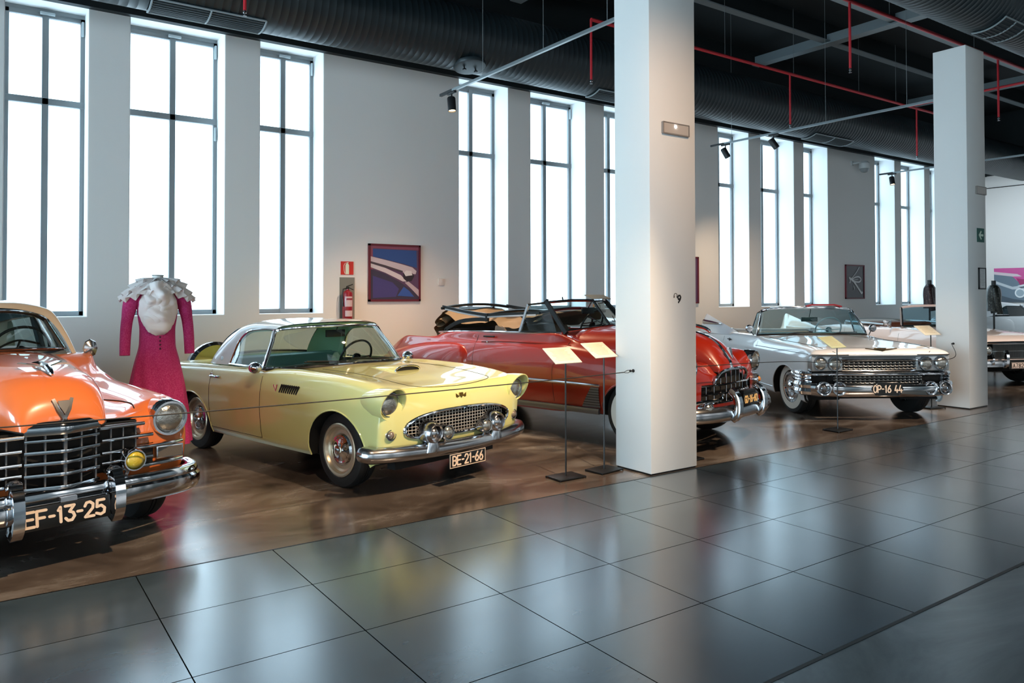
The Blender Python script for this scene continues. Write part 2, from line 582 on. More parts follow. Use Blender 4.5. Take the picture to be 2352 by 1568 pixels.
# ---- steel roof beams and ventilation ducts
M_BEAM = mat('steel_beam_grey', '#8b969a', 0.55)
for i, y in enumerate((9.12, 7.68, 3.0, 0.2)):
    t = struct(MB().box(((XL+XE)/2, y, 6.9), (XE-XL, .17, .022)).build('trim_%d' % (6+i), M_BEAM))
    MB().box(((XL+XE)/2, y, 7.1), (XE-XL, .02, .38)).build('beam_web', M_BLK, t)  # web coloured black so it looks shaded above the grey flange
for i, x in enumerate((-5.6, 1.0, 7.7, 14.35, 21.0)):
    b = MB()
    b.box((x, 4.9, 6.84), (.24, 12.0, .025)).box((x, 4.9, 6.95), (.03, 12.0, .2))
    struct(b.build('trim_%d' % (10+i), M_BEAM, weld=0))
M_DUCT = mat('duct_dark_grey', '#1c282d', 0.45, 0.1)
def duct(x0, x1, y, z, r, label):
    xs = []
    x = x0
    prof = []
    while x < x1:
        prof += [(r, x), (r, x+.088), (r+.0015, x+.092), (r+.0015, x+.097), (r, x+.10)]
        x += .10
    d = MB().lathe(prof, (0, y, z), (1, 0, 0), 40, x=(0, 0, 1)).build('ventilation_duct', M_DUCT, ang=50)
    return tag(d, label, 'duct')
D1 = duct(XL+.1, XE-.2, 9.9, 5.575, .485, 'big round dark duct running above the windows of the long wall')
D2 = duct(XL+.1, XE-.2, 4.78, 5.72, .485, 'big round dark duct passing over the tops of the white pillars')
M_GR = mat('grille_dark', '#2a3438', .55)
def duct_grille(x0, x1, a0, a1, yc, zc, r=.487):
    """Curved air grille following the duct surface between angles (deg from straight down, + towards the wall)."""
    def pt(a, x, rr): return V(x, yc + rr*math.sin(math.radians(a)), zc - rr*math.cos(math.radians(a)))
    g = MB().grid(np.array([[pt(a, x, r+.012) for a in np.linspace(a0, a1, 9)] for x in (x0, x1)]))
    root = g.build('air_grille', M_GR, D1 if yc > 6 else D2)
    e = MB()
    for x in (x0, (x0+x1)/2, x1):
        e.tube([pt(a, x, r+.016) for a in np.linspace(a0, a1, 9)], .012, 6)
    for a in (a0, a1):
        e.tube([pt(a, x0, r+.016), pt(a, x1, r+.016)], .012, 6)
    e.build('grille_frame', M_BEAM, root)
    s = MB()
    for a in np.linspace(a0, a1, 10)[1:-1]:
        s.box(tuple(pt(a, (x0+x1)/2, r+.018)), (x1-x0-.03, .01, .006))
    s.build('grille_slats', M_GR, root)
    return root
for x0, x1 in ((1.62, 2.95), (8.55, 9.9), (14.75, 16.2)):
    duct_grille(x0, x1, -30, 12, 9.9, 5.575)
duct_grille(11.1, 11.75, -40, 12, 4.78, 5.72)
ap = MB().lathe([(.0, .03), (.2, .03), (.24, .02), (.25, 0), (.25, -.03)], (6.02, 9.72, 5.115), (0, -.2, -1), 28).build('access_hatch', M_DUCT, D1)
for dx in (-.1, .1):
    MB().lathe([(0, .07), (.03, .07), (.03, .05), (.012, .05), (.012, .0)], (6.02+dx, 9.72, 5.1), (0, -.2, -1), 10).build('knob', BLACK, ap)

# ---- red sprinkler pipes
M_WIRE = mat('steel_wire', '#a9b0b2', .4, .6)
M_RED = mat('sprinkler_red', '#cf2b36', 0.4)
def pipe(name, pts, r, lab, drops=(), rods=()):
    o = MB().tube(pts, r, 10).build(name, M_RED)
    group = None
    for x in rods:
        MB().tube([(x, pts[0][1], 6.0), (x, pts[0][1], 7.31)], .004, 5).build('hanger_rod', M_WIRE, o)
    tag(o, lab, 'pipe', group)
    for x, y, z0, z1 in drops:
        d = MB().tube([(x, y, z0), (x, y, z1)], .019, 8).build('drop_pipe', M_RED, o)
        MB().lathe([(.012, 0), (.02, -.01), (.02, -.03), (.008, -.04), (.008, -.06), (.022, -.062), (.022, -.068), (0, -.07)], (x, y, z1), (0, 0, 1), 10).build('sprinkler_head', CHROME2, d)
    return o
PP = pipe('sprinkler_pipe', [(7.85, 9.05, 6.0), (20.5, 9.05, 5.98)], .028, 'long red sprinkler pipe running beside the wall duct',
     [(7.85, 9.05, 6.0, 5.05), (12.98, 9.05, 6.0, 5.0), (17.8, 9.05, 6.0, 4.88)], (8.9, 11.05, 13.1, 15.4, 16.9))
pipe('sprinkler_pipe', [(-6, 9.05, 6.0), (2.51, 9.05, 6.0)], .028, 'red sprinkler pipe whose drop ends over the second window', [(2.51, 9.05, 6.0, 5.0)], (-5, -1.5, 1.9))
pipe('sprinkler_pipe', [(7.0, 6.3, 6.0), (22, 6.3, 6.0)], .028, 'red sprinkler pipe hugging the duct above the pillars',
     [(10.5, 6.3, 6.0, 5.0), (15.33, 6.3, 6.0, 4.92)], (8.0, 11.6, 14.4, 17.2, 20))
MB().tube([(17.45, 9.05, 5.985), (17.45, 6.33, 5.99)], .026, 10).build('branch_pipe', M_RED, PP)
hw = 0
for x, y in ((5.34, 8.3), (5.34, 7.0), (5.34, 5.9), (11.9, 9.6), (11.9, 7.6), (11.9, 6.2)):
    tag(MB().tube([(x, y, 4.5 if x < 8 else 4.62), (x, y, 7.31)], .003, 5).build('hanger_wire', M_WIRE),
        'thin steel wire holding up the lamp rail at the %s' % ('big white pillar' if x < 8 else 'narrower white pillar'), 'wire', 'wires of the rail at the %s' % ('big pillar' if x < 8 else 'narrower pillar'))

# ---- lamp rails and track spotlights
M_RAIL = mat('rail_grey', '#8d979b', .35, .5)
M_SPOT = mat('spot_black', '#1c1d1f', .45)
M_BULB = mat('lamp_face', '#fff2dc', .4, emit=('#ffd9a0', 14.0))
def rail(x, y0, y1, z, lab):
    o = MB().box((x, (y0+y1)/2, z), (.035, abs(y1-y0), .035)).build('lamp_rail', M_RAIL)
    tag(o, lab, 'lamp rail')
    MB().box((x, max(y0, y1)-.16, z), (.037, .34, .037)).build('rail_end', M_SPOT, o)
rail(5.34, 9.40, 5.47, 4.5, 'grey lamp rail running from the bare wall to the big pillar')
rail(11.9, 10.1, 5.70, 4.62, 'grey lamp rail running to the narrower pillar at the right')
rail(17.9, 10.0, 5.6, 4.58, 'lamp rail end seen just left of the narrower pillar')
def spotlight(x, y, z, aim, lab, group='track spotlights on the rails', lit=True, e=260, size=58):
    t = thing('track_spotlight', lab, 'spotlight', (x, y, z), 0, group)
    a = unit(V(*aim) - V(x, y, z-.18))
    MB().box((0, 0, -.03), (.04, .2, .035)).build('adapter', M_SPOT, t, bevel=.005)
    MB().tube([(0, 0, -.04), (0, 0, -.13)], .012, 8).build('stem', M_SPOT, t)
    c = V(0, 0, -.19)
    h = MB().lathe([(0, -.1), (.05, -.1), (.058, -.085), (.058, .1), (.052, .1), (.05, .075), (0, .075)], c, a, 20).build('lamp_head', M_SPOT, t)
    if lit:
        MB().lathe([(0, .082), (.047, .082), (.047, .078)], c, a, 18).build('lamp_lens', M_BULB, h)
    return t
def spot_light(x, y, z, aim, e, size, blend=.6, col=(1.0, .72, .43), r=.05):
    l = bpy.data.lights.new('spot_beam', 'SPOT')
    l.energy = e
    l.color = col
    l.spot_size = math.radians(size)
    l.spot_blend = blend
    l.shadow_soft_size = r
    o = bpy.data.objects.new('spot_beam', l)
    COL.objects.link(o)
    o.location = (x, y, z)
    d = Vector(aim) - Vector((x, y, z))
    o.rotation_euler = d.to_track_quat('-Z', 'Y').to_euler()
    return o
# ------------------------------------------------------------------ car building kit (car frame: x forward, y left, z up, origin under the front axle)
def car_root(name, label, x, y, deg, group=None):
    a = math.radians(deg)
    return thing(name, label, 'car', (x, y, 0), a - PI/2, group)

class Shell:
    """Half body skin from a control net, with openings cut to clean ellipses; mirrored on build."""
    def __init__(s, net, nu, nv):
        s.net = np.array(net, float)
        s.nu, s.nv = nu, nv
        s.P = patch(s.net, nu, nv)
        s.mask = np.zeros((s.P.shape[0]-1, s.P.shape[1]-1), bool)
    def cell(s):
        P = s.P
        return (P[:-1, :-1] + P[1:, :-1] + P[:-1, 1:] + P[1:, 1:]) / 4
    def cut(s, fn):
        c = s.cell()
        s.mask |= np.array([[bool(fn(*c[i, j])) for j in range(c.shape[1])] for i in range(c.shape[0])])
    def arch(s, xc, zc, rx, rz, ymin=.5):
        def q(x, z):
            return ((x-xc)/rx)**2 + (((z-zc)/rz)**2 if z > zc else 0)
        c = s.cell()
        m = np.zeros_like(s.mask)
        for i in range(m.shape[0]):
            for j in range(m.shape[1]):
                x, y, z = c[i, j]
                m[i, j] = y > ymin and z < zc + rz*1.05 and q(x, z) < 1
        s.mask |= m
        a, b = s.P.shape[:2]
        for i in range(a):
            for j in range(b):
                nb = [(p, r) for p in (i-1, i) for r in (j-1, j) if 0 <= p < a-1 and 0 <= r < b-1]
                k = [m[p, r] for p, r in nb]
                if any(k) and not all(k):
                    x, y, z = s.P[i, j]
                    if z > zc:
                        f = 1/math.sqrt(max(q(x, z), 1e-6))
                        s.P[i, j, 0] = xc + (x-xc)*f
                        s.P[i, j, 2] = zc + (z-zc)*f
                    else:
                        s.P[i, j, 0] = xc + (rx if x > xc else -rx)
    def arch_curve(s, xc, zc, rx, rz, zlow, n=28, ymin=.5):
        out = []
        pts = [(xc-rx, zlow)] + [(xc - rx*math.cos(t), zc + rz*math.sin(t)) for t in np.linspace(0, PI, n)] + [(xc+rx, zlow)]
        Q = s.P.reshape(-1, 3)
        Q = Q[Q[:, 1] > ymin]
        for x, z in pts:
            d = (Q[:, 0]-x)**2 + (Q[:, 2]-z)**2
            out.append((x, Q[np.argmin(d), 1], z))
        return np.array(out)
    def at(s, u, v):
        """Point on the skin at net coordinates (column u, row v)."""
        i = min(max(u*s.nu, 0), s.P.shape[0]-1)
        j = min(max(v*s.nv, 0), s.P.shape[1]-1)
        i0, j0 = int(min(i, s.P.shape[0]-2)), int(min(j, s.P.shape[1]-2))
        a, b = i-i0, j-j0
        P = s.P
        return (P[i0, j0]*(1-a)*(1-b) + P[i0+1, j0]*a*(1-b) + P[i0, j0+1]*(1-a)*b + P[i0+1, j0+1]*a*b)
    def near(s, x=None, y=None, z=None, cond=None, k=4):
        """Skin point nearest to the two given coordinates."""
        Q = s.P.reshape(-1, 3)
        if cond is not None:
            Q = Q[cond(Q)]
        d = np.zeros(len(Q))
        for i, c in enumerate((x, y, z)):
            if c is not None:
                d += (Q[:, i]-c)**2
        o = np.argsort(d)[:k]
        w = 1/(d[o]+1e-7)
        r = (Q[o]*w[:, None]).sum(0)/w.sum()
        for i, c in enumerate((x, y, z)):
            if c is not None:
                r[i] = c
        return r
    def mb(s, sub=None):
        b = MB()
        m = s.mask.copy()
        if sub is not None:
            m |= ~sub
        b.grid(s.P, m)
        return b
    def build(s, name, m, root, ang=40, mirror=True):
        b = s.mb()
        if mirror: b.mirror()
        return b.build(name, m, root, ang=ang)

def arch_liner(root, curves, yin=.42, name='wheel_well', m=None):
    """Dark inner well behind each arch edge, both sides."""
    for c in curves:
        for sg in (1, -1):
            b = MB()
            a = c*V(1, sg, 1)
            i2 = a.copy()
            i2[:, 1] = sg*yin
            mid = a.copy()
            mid[:, 1] = a[:, 1]-sg*.02
            b.grid(np.array([a, mid, i2]))
            b.poly(i2)
            b.build(name, m or DARK, root)

def arch_lip(root, curves, m, r=.008):
    for c in curves:
        for sg in (1, -1):
            MB().tube(c*V(1, sg, 1), r, 6).build('arch_lip', m, root)

def wheel(root, x, y, r, w, rim, white=None, cap='steel', capmat=None, rimmat=None, steer=0.0):
    """Tyre (part) with whitewall, rim and hub cap (sub-parts); outer side faces away from the car's centre line."""
    sg = 1 if y > 0 else -1
    t = [(rim, -w*.42), (rim+.02, -w*.5), (r*.86, -w*.5), (r*.955, -w*.44), (r*.985, -w*.36), (r, -w*.25), (r, -w*.09), (r-.008, -w*.08), (r-.008, -w*.05), (r, -w*.04),
         (r, w*.04), (r-.008, w*.05), (r-.008, w*.08), (r, w*.09), (r, w*.25), (r*.985, w*.36), (r*.955, w*.44), (r*.86, w*.5), (rim+.02, w*.5), (rim, w*.42)]
    o = V(x, y, r)
    ax = V(-math.sin(steer)*sg, sg*math.cos(steer), 0)
    ty = MB().lathe(t, o, ax, 48, x=(0, 0, 1)).build('tyre', RUBBER, root, ang=30)
    if white:
        MB().lathe([(white[0], w*.5+.001), ((white[0]+white[1])/2, w*.5+.006), (white[1], w*.5-.002)], o, ax, 48, x=(0, 0, 1)).build('whitewall', WHITEW, ty)
    rm = [(rim+.006, w*.42), (rim+.010, w*.49), (rim-.002, w*.52), (rim-.02, w*.50), (rim-.028, w*.44), (rim-.034, w*.36), (rim-.052, w*.30), (rim-.066, w*.32), (.05, w*.28), (0, w*.26)]
    MB().lathe(rm, o, ax, 40, x=(0, 0, 1)).build('rim', rimmat or CHROME, ty, ang=30)
    if cap == 'dome':
        q = rim*.62
        MB().lathe([(q+.012, w*.26), (q, w*.34), (q*.92, w*.40), (q*.8, w*.42), (q*.74, w*.40), (q*.5, w*.44), (q*.3, w*.52), (q*.28, w*.6), (q*.12, w*.63), (0, w*.635)], o, ax, 36, x=(0, 0, 1)).build('hub_cap', capmat or CHROME, ty, ang=30)
    elif cap == 'full':
        q = rim
        MB().lathe([(q, w*.50), (q*.93, w*.54), (q*.85, w*.52), (q*.78, w*.44), (q*.66, w*.42), (q*.6, w*.5), (q*.42, w*.54), (q*.3, w*.50), (q*.26, w*.60), (q*.12, w*.68), (0, w*.69)], o, ax, 40, x=(0, 0, 1)).build('hub_cap', capmat or CHROME, ty, ang=25)
    return ty

def headlamp(root, p, r, axis=(1, 0, 0), name='headlamp', ringmat=None, ring=.02, lens=None, depth=.06):
    """Chrome bezel (part) with domed lens (sub-part)."""
    b = MB().lathe([(r+ring, -depth), (r+ring, -.01), (r+ring*.7, .008), (r+ring*.25, .008), (r, -.004), (r, -.02), (0, -.03)], p, axis, 32, x=(0, 0, 1)).build(name, ringmat or CHROME, root, ang=30)
    MB().lathe([(r, -.004), (r*.85, .008), (r*.6, .018), (r*.3, .024), (0, .026)], p, axis, 28, x=(0, 0, 1)).build('lens', lens or LAMP, b, ang=60)
    return b

def glass_grid(root, A, B, n=8, name='windshield', m=None, th=0):
    """Ruled pane between two curves."""
    A, B = catmull(A, n), catmull(B, n)
    b = MB().grid(np.array([A*(1-t)+B*t for t in np.linspace(0, 1, 5)]))
    return b.build(name, m or GLASS, root, ang=60)

def seam(root, pts, r=.0028, name='panel_gap', m=None):
    return MB().tube(pts, r, 5).build(name, m or SEAM, root)

def number_plate(root, c, w, h, text, xdir, ydir, white=True, frame_=True, th=.022, lw=.045, lh=None, gap=.016, pm=None, im=None, rim=True):
    x, y = unit(xdir), unit(ydir)
    z = np.cross(x, y)
    R = np.stack([x, y, z], 1)
    b = MB().box((0, 0, 0), (w, h, .008)).xf(R, c)
    p = b.build('number_plate', pm or mat('plate_black', '#101112', .35), root, bevel=.002)
    ink = im or mat('plate_ink', '#f1d9c2', .5)
    stroke_text(text, lh or h*.62, lw, gap, V(*c)+z*.0055, x, y, th*.6, .004).build('plate_lettering', ink, p, weld=0)
    if rim:
        f = MB()
        for a, s in (((-w/2+.006, 0), (.005, h-.01)), ((w/2-.006, 0), (.005, h-.01)), ((0, h/2-.006), (w-.01, .005)), ((0, -h/2+.006), (w-.01, .005))):
            f.box((a[0], a[1], .005), (s[0], s[1], .003))
        f.xf(R, c).build('plate_border', ink, p, weld=0)
    return p

def egg_crate(b, ys, zs, fx, t=.006, d=.02):
    """Crossing bars at the given ys / zs on a front surface fx(y, z)."""
    for z in zs:
        pts = [(fx(y, z), y, z) for y in ys]
        b.sweep(pts, [(-d/2, -t/2), (d/2, -t/2), (d/2, t/2), (-d/2, t/2)])
    return b

def seat_bench(root, x, z, wd, h, m, y0=0, name='seat', rows=7, thick=.16):
    """Padded bench: cushion and pleated back."""
    b = MB()
    prof = [(-.02, z-.28), (.0, z+h*.2), (-.05, z+h*.85), (-.09, z+h), (-.16, z+h), (-.22, z+h*.8), (-.2, z-.28)]
    b.grid(np.array([[V(x+p, y, q) for p, q in catmull(prof, 4)] for y in np.linspace(y0-wd, y0+wd, 3)]))
    for y in (y0-wd, y0+wd):
        b.poly([V(x+p, y, q) for p, q in catmull(prof, 4)])
    s = b.build(name, m, root)
    c = [(.0, z-.2), (.5, z-.14), (.56, z-.2), (.56, z-.3), (0, z-.3)]
    MB().grid(np.array([[V(x+p, y, q) for p, q in catmull(c, 4)] for y in (y0-wd, y0+wd)])).build('seat_cushion', m, root)
    return s

def steering_wheel(root, c, r, m, tilt=.45):
    ax = unit(V(-math.cos(tilt), 0, math.sin(tilt)))
    R = frame(ax, (0, 1, 0))
    c = V(*c)
    b = MB().tube([c + R @ V(r*math.cos(a), r*math.sin(a), 0) for a in np.linspace(0, 2*PI, 40, endpoint=False)], .012, 8, closed=True)
    b.tube([c + R @ V(-r, 0, 0), c - ax*.03, c + R @ V(r, 0, 0)], .009, 6).tube([c, c - ax*.35], .022, 8)
    b.lathe([(0, .02), (.04, .01), (.05, -.02)], c, ax, 14)
    return b.build('steering_wheel', m, root)
# ------------------------------------------------------------------ pale yellow two-seat coupe with white hardtop
def build_coupe():
    root = car_root('coupe_car', 'pale yellow two-seat coupe with white hardtop and round headlamps', 3.327, 6.441, 13.5)
    PAINT = mat('pale_yellow_paint', '#e9e79a', .32, coat=1.0, coat_rough=.04)
    ROOFM = mat('white_roof_paint', '#e9e7e4', .3, coat=1.0)
    INT = mat('teal_interior', '#46655e', .6)
    LINER = mat('green_headliner', '#b4dcb8', .7)
    def sec(x, W, zf, zc, lo=.235):
        return [(x, W*.93, lo), (x, W*.965, lo+.065), (x, W*.99, .45), (x, W, .60), (x, W*.998, .71), (x, W*.975, zf-.11), (x, W*.945, zf-.035), (x, W*.86, zf), (x, W*.66, zf-.014), (x, W*.35, zc-.004), (x, 0, zc)]
    zr = [.27, .32, .45, .60, .70, .78, .83, .86, .87, .87, .87]
    net = [[(-3.63, 0, z) for z in zr],
           [(-3.60+.04*(k > 6), .5 if k < 7 else (.45, .3, .15, 0)[k-7], z) for k, z in enumerate(zr)],
           [(-3.55+.04*(k > 6), .74 if k < 7 else (.70, .5, .25, 0)[k-7], z+.01) for k, z in enumerate(zr)],
           sec(-3.42, .845, .895, .875), sec(-3.0, .865, .905, .89), sec(-2.55, .88, .92, .91), sec(-2.05, .89, .928, .93), sec(-1.55, .892, .938, .945), sec(-1.1, .892, .955, .962),
           sec(-.65, .888, .972, .968), sec(-.2, .884, .966, .958), sec(.15, .878, .948, .935), sec(.40, .865, .926, .90)]
    net.append([(x, y, z) for x, y, z in zip([.50, .53, .56, .585, .595, .595, .58, .56, .54, .53, .53], [.80, .825, .845, .852, .85, .835, .805, .73, .55, .29, 0], [.27, .32, .45, .59, .69, .78, .86, .895, .893, .885, .882])])
    net.append([(x, y, z) for x, y, z in zip([.56, .59, .625, .645, .65, .645, .635, .615, .60, .59, .59], [.70, .72, .74, .745, .74, .73, .70, .62, .46, .25, 0], [.28, .33, .45, .59, .68, .76, .83, .872, .878, .875, .873])])
    net.append([(x, y, z) for x, y, z in zip([.60, .62, .66, .675, .675, .667, .655, .635, .625, .62, .62], [.45, .45, .46, .46, .455, .45, .43, .38, .29, .16, 0], [.29, .34, .45, .59, .68, .75, .80, .842, .857, .862, .863])])
    net.append([(x, 0, z) for x, z in zip([.61, .635, .68, .695, .695, .685, .67, .65, .64, .635, .633], [.29, .34, .45, .59, .68, .75, .80, .832, .848, .856, .86])])
    S = Shell(net, 9, 7)
    AF, AR = (.03, .31, .405, .365), (-2.59, .30, .43, .33)
    S.arch(*AF)
    S.arch(*AR)
    gz = .545
    S.cut(lambda x, y, z: x > .5 and (abs(y)/.63)**3.2 + (abs(z-gz-.02*(1-(y/.6)**2))/.108)**2.4 < 1)
    S.cut(lambda x, y, z: -2.25 < x < -1.02 and y < .72 and z > .85)
    S.build('body', PAINT, root)
    cf = S.arch_curve(*AF, .24)
    cr = S.arch_curve(*AR, .24)
    arch_liner(root, [cf, cr])
    arch_lip(root, [cf, cr], PAINT, .007)
    MB().box((-1.5, 0, .26), (3.6, 1.5, .06)).build('floor_pan', DARK, root)
    # seams
    fside = lambda x, z0, z1: [S.near(x=x, z=z, cond=lambda Q: Q[:, 1] > .6)*V(1, -1, 1) + V(0, -.0005, 0) for z in np.linspace(z0, z1, 14)]
    for sg in (1, -1):
        for nm, x in (('door_gap', -1.15), ('door_gap', -2.16)):
            p = np.array(fside(x, .30, .93))*V(1, -sg, 1)
            seam(root, p, name=nm)
        p = np.array([S.near(x=x, z=.30, cond=lambda Q: Q[:, 1] > .6) for x in np.linspace(-2.16, -1.15, 10)])*V(1, sg, 1)
        seam(root, p, name='door_gap')
    hood = [S.at(u, 8.25) for u in np.linspace(9, 14, 30)] + [S.at(u, 8.25+(u-14)*.5) for u in np.linspace(14, 16, 14)]
    hood = np.array(hood)
    hood = np.vstack([hood*V(1, -1, 1), hood[::-1]]) + V(0, 0, .0005)
    seam(root, hood, name='hood_gap')
    # bonnet scoop
    b = MB()
    rows = []
    for x, wd, h in ((-.50, .10, -.01), (-.42, .15, .012), (-.25, .165, .032), (-.10, .16, .046), (-.04, .15, .044)):
        base = S.near(x=x, y=0, cond=lambda Q: Q[:, 2] > .8)[2]
        rows.append([V(x, -wd*math.cos(t), base-.012 + (h+.012)*math.sin(t)**.7) for t in np.linspace(0, PI, 13)])
    b.grid(np.array(rows)).build('hood_scoop', PAINT, root)
    fr = rows[-1]
    sc = MB().tube(np.array(fr) + V(.004, 0, 0), .008, 6).tube([fr[0], fr[-1]], .006, 6).build('scoop_trim', CHROME, root)
    MB().poly(np.array(fr) + V(-.004, 0, 0)).build('scoop_mouth', DARK, root)
    # grille
    fx = lambda y, z: S.near(y=abs(y), z=z, cond=lambda Q: Q[:, 0] > .45)[0]
    ov = []
    for t in np.linspace(0, 2*PI, 64, endpoint=False):
        c, s_ = math.cos(t), math.sin(t)
        y = .63*math.copysign(abs(c)**(2/3.2), c)
        z = gz + .02*(1-(y/.6)**2) + .108*math.copysign(abs(s_)**(2/2.4), s_)
        ov.append((fx(y, z)+.004, y, z))
    ov = catmull(ov, 2, True)
    g = MB().tube(ov, .013, 8, closed=True).build('grille', CHROME, root)
    g.name = 'grille_surround'
    MB().poly([(.53, y, z) for x, y, z in ov]).grid(np.array([[(x, y, z) for x, y, z in ov], [(.53, y, z) for x, y, z in ov]]), closev=True).build('grille_cavity', DARK, root)
    m = MB()
    fxm = lambda y: .665 - .05*(y/.6)**2
    inside = lambda y, z: (abs(y)/.62)**3.2 + (abs(z-gz-.02*(1-(y/.6)**2))/.104)**2.4 < 1
    for y in np.arange(-.594, .60, .036):
        zz = [z for z in np.linspace(.42, .70, 70) if inside(y, z)]
        if len(zz) > 1:
            m.tube([(fxm(y), y, zz[0]), (fxm(y), y, zz[-1])], .0036, 5)
    for z in np.arange(.447, .68, .027):
        yy = [y for y in np.linspace(-.62, .62, 90) if inside(y, z)]
        if len(yy) > 1:
            m.tube([(fxm(y)+.003, y, z) for y in np.linspace(yy[0], yy[-1], 16)], .0036, 5)
    m.build('grille_mesh', mat('grille_silver', '#d2cdc6', .35, .6), root)
    # head lamps in hooded fender tips
    for sg in (1, -1):
        ax = unit(V(1, 0, -.10))
        rows = []
        for x, r, zc, yc in ((.25, .06, .78, .765), (.42, .105, .775, .765), (.56, .126, .772, .768), (.66, .130, .772, .768), (.688, .127, .772, .768), (.686, .119, .772, .768), (.62, .110, .770, .768), (.60, .10, .77, .768)):
            sh = lambda t: .055*math.sin(t)
            rows.append([V(x + (sh(t) if x > .5 else 0), sg*(yc + r*math.cos(t)), zc + r*(1.06 if math.sin(t) > 0 else 1.0)*math.sin(t)) for t in np.linspace(0, 2*PI, 32, endpoint=False)])
        MB().grid(np.array(rows), closev=True).build('headlamp_hood', PAINT, root)
        headlamp(root, (.640, sg*.765, .768), .090, (1, 0, -.06), ring=.014)
        headlamp(root, (.632, sg*.752, .518), .036, (1, .12*sg, 0), 'parking_lamp', ring=.014, lens=mat('amber_grey_lens', '#8d7f74', .2, .3))
    # bumper
    sec_ = [(-.03, .062), (.0, .066), (.032, .056), (.052, .022), (.054, -.015), (.038, -.05), (.0, -.068), (-.03, -.062)]
    half = [(.47, .93, .370), (.50, .935, .370), (.535, .925, .368), (.58, .885, .365), (.65, .72, .362), (.69, .45, .352), (.705, .2, .345), (.708, 0, .343)]
    full = [(x, -y, z) for x, y, z in half] + half[::-1][1:]
    pth = catmull(full, 6)
    n = len(pth)
    sc_ = [max(.35, min(1, .55+.45*math.sin(min(1, min(i, n-1-i)/6)*PI/2))) for i in range(n)]
    MB().sweep(pth, sec_, scale=sc_).build('bumper', CHROME2, root, ang=50)
    for sg in (1, -1):
        p = V(.745, sg*.388, .502)
        b = MB().lathe([(0, -.21), (.05, -.2), (.082, -.165), (.099, -.11), (.101, -.06), (.092, -.005), (.080, .034), (.072, .042), (.062, .036), (.058, -.01)], p, (1, 0, -.03), 28)
        gd = b.build('bumper_guard', CHROME2, root, ang=35)
        MB().lathe([(.058, -.02), (.047, .012), (.027, .032), (0, .04)], p, (1, 0, -.03), 20).build('guard_bullet', CHROME2, gd)
        q = MB()
        for k, (z, a, c) in enumerate(((.44, .045, .05), (.40, .05, .06), (.33, .062, .085), (.285, .05, .095))):
            pass
        rows = [[V(.735+a*math.cos(t)*.55, sg*.388+c*math.sin(t), z) for t in np.linspace(0, 2*PI, 16, endpoint=False)] for z, a, c in ((.46, .045, .045), (.425, .06, .052), (.385, .07, .065), (.345, .062, .075), (.325, .03, .05))]
        q.grid(np.array(rows), closev=True).build('guard_pedestal', CHROME2, gd)
        headlamp(root, (.768, sg*.236, .487), .054, (1, 0, -.02), 'fog_lamp', ring=.011, depth=.07)
        MB().tube([(.735, sg*.24, .44), (.72, sg*.245, .40)], .014, 8).build('fog_lamp_bracket', CHROME2, root)
        for y in (.62, .76):
            c = .685 if y < .7 else .655
            MB().lathe([(.012, 0), (.009, .008), (0, .01)], (c+.012, sg*y, .36), (1, .2*sg, 0), 10).build('bumper_bolt', CHROME, root)
    number_plate(root, (.762, .0, .235), .445, .125, 'BE-21-66', (0, 1, 0), (0, 0, 1), lw=.041, gap=.013, th=.021)
    MB().box((.45, 0, .27), (.1, 1.2, .16)).box((.70, 0, .26), (.1, .08, .05)).build('valance', DARK, root)
    # emblem on the nose
    e = MB()
    for sg in (1, -1):
        for z0 in (0, .022):
            e.poly([(.675, sg*.012, .742+z0*.2), (.677, sg*.06, .762+z0), (.676, sg*.062, .782+z0*.6), (.674, sg*.012, .76+z0*.2)], (.006, 0, 0))
    e.poly([(.676, -.02, .80), (.68, -.022, .78), (.684, 0, .757), (.68, .022, .78), (.676, .02, .80)], (.009, 0, 0))
    e.build('nose_emblem', mat('brass', '#9a7434', .3, 1.0), root, weld=0)
    # vent louvres and crest on the wings
    for sg in (1, -1):
        for k in range(9):
            x = -.80+.034*k
            y = S.near(x=x, z=.80, cond=lambda Q: Q[:, 1] > .6)[1]
            a = np.array([[math.cos(.55), 0, math.sin(.55)], [0, 1, 0], [-math.sin(.55), 0, math.cos(.55)]])
            MB().box((x, sg*(y+.001), .797), (.017, .012, .088), a).build('vent_slot', DARK, root)
        y = S.near(x=-.89, z=.8, cond=lambda Q: Q[:, 1] > .6)[1]
        MB().poly([(-.925, sg*y, .825), (-.905, sg*y, .825), (-.885, sg*y, .775), (-.868, sg*y, .83), (-.85, sg*y, .83), (-.88, sg*y, .76)], (0, sg*.006, 0)).build('wing_crest', CHROME, root)
        # door handle and lock
        y = S.near(x=-2.07, z=.825, cond=lambda Q: Q[:, 1] > .6)[1]
        h = MB().tube(catmull([(-1.97, sg*y, .822), (-2.0, sg*(y+.03), .824), (-2.12, sg*(y+.03), .826), (-2.16, sg*y, .824)], 5), [.006]+[.011]*14+[.006], 8)
        h.lathe([(.0, .004), (.024, .003), (.026, 0)], (-2.14, sg*(y+.002), .83), (0, sg, 0), 14, sx=1.4).build('door_handle', CHROME, root)
        # mirror
        mr = MB().tube([(-1.10, sg*.86, .94), (-1.12, sg*.91, .955)], .012, 8)
        mr.lathe([(0, .075), (.03, .065), (.05, .035), (.057, 0), (.052, -.03), (0, -.035)], (-1.14, sg*.945, .972), (1, 0, 0), 20).build('wing_mirror', CHROME, root)
        wheel(root, 0, sg*.715, .325, .185, .222, cap='dome', steer=0, rimmat=mat('rim_satin', '#cfc0a6', .3, .75))
        wheel(root, -2.59, sg*.715, .325, .185, .222, cap='dome', rimmat=mat('rim_satin', '#cfc0a6', .3, .75))
        for x, z in ((0, .325), (-2.59, .325)):
            pass
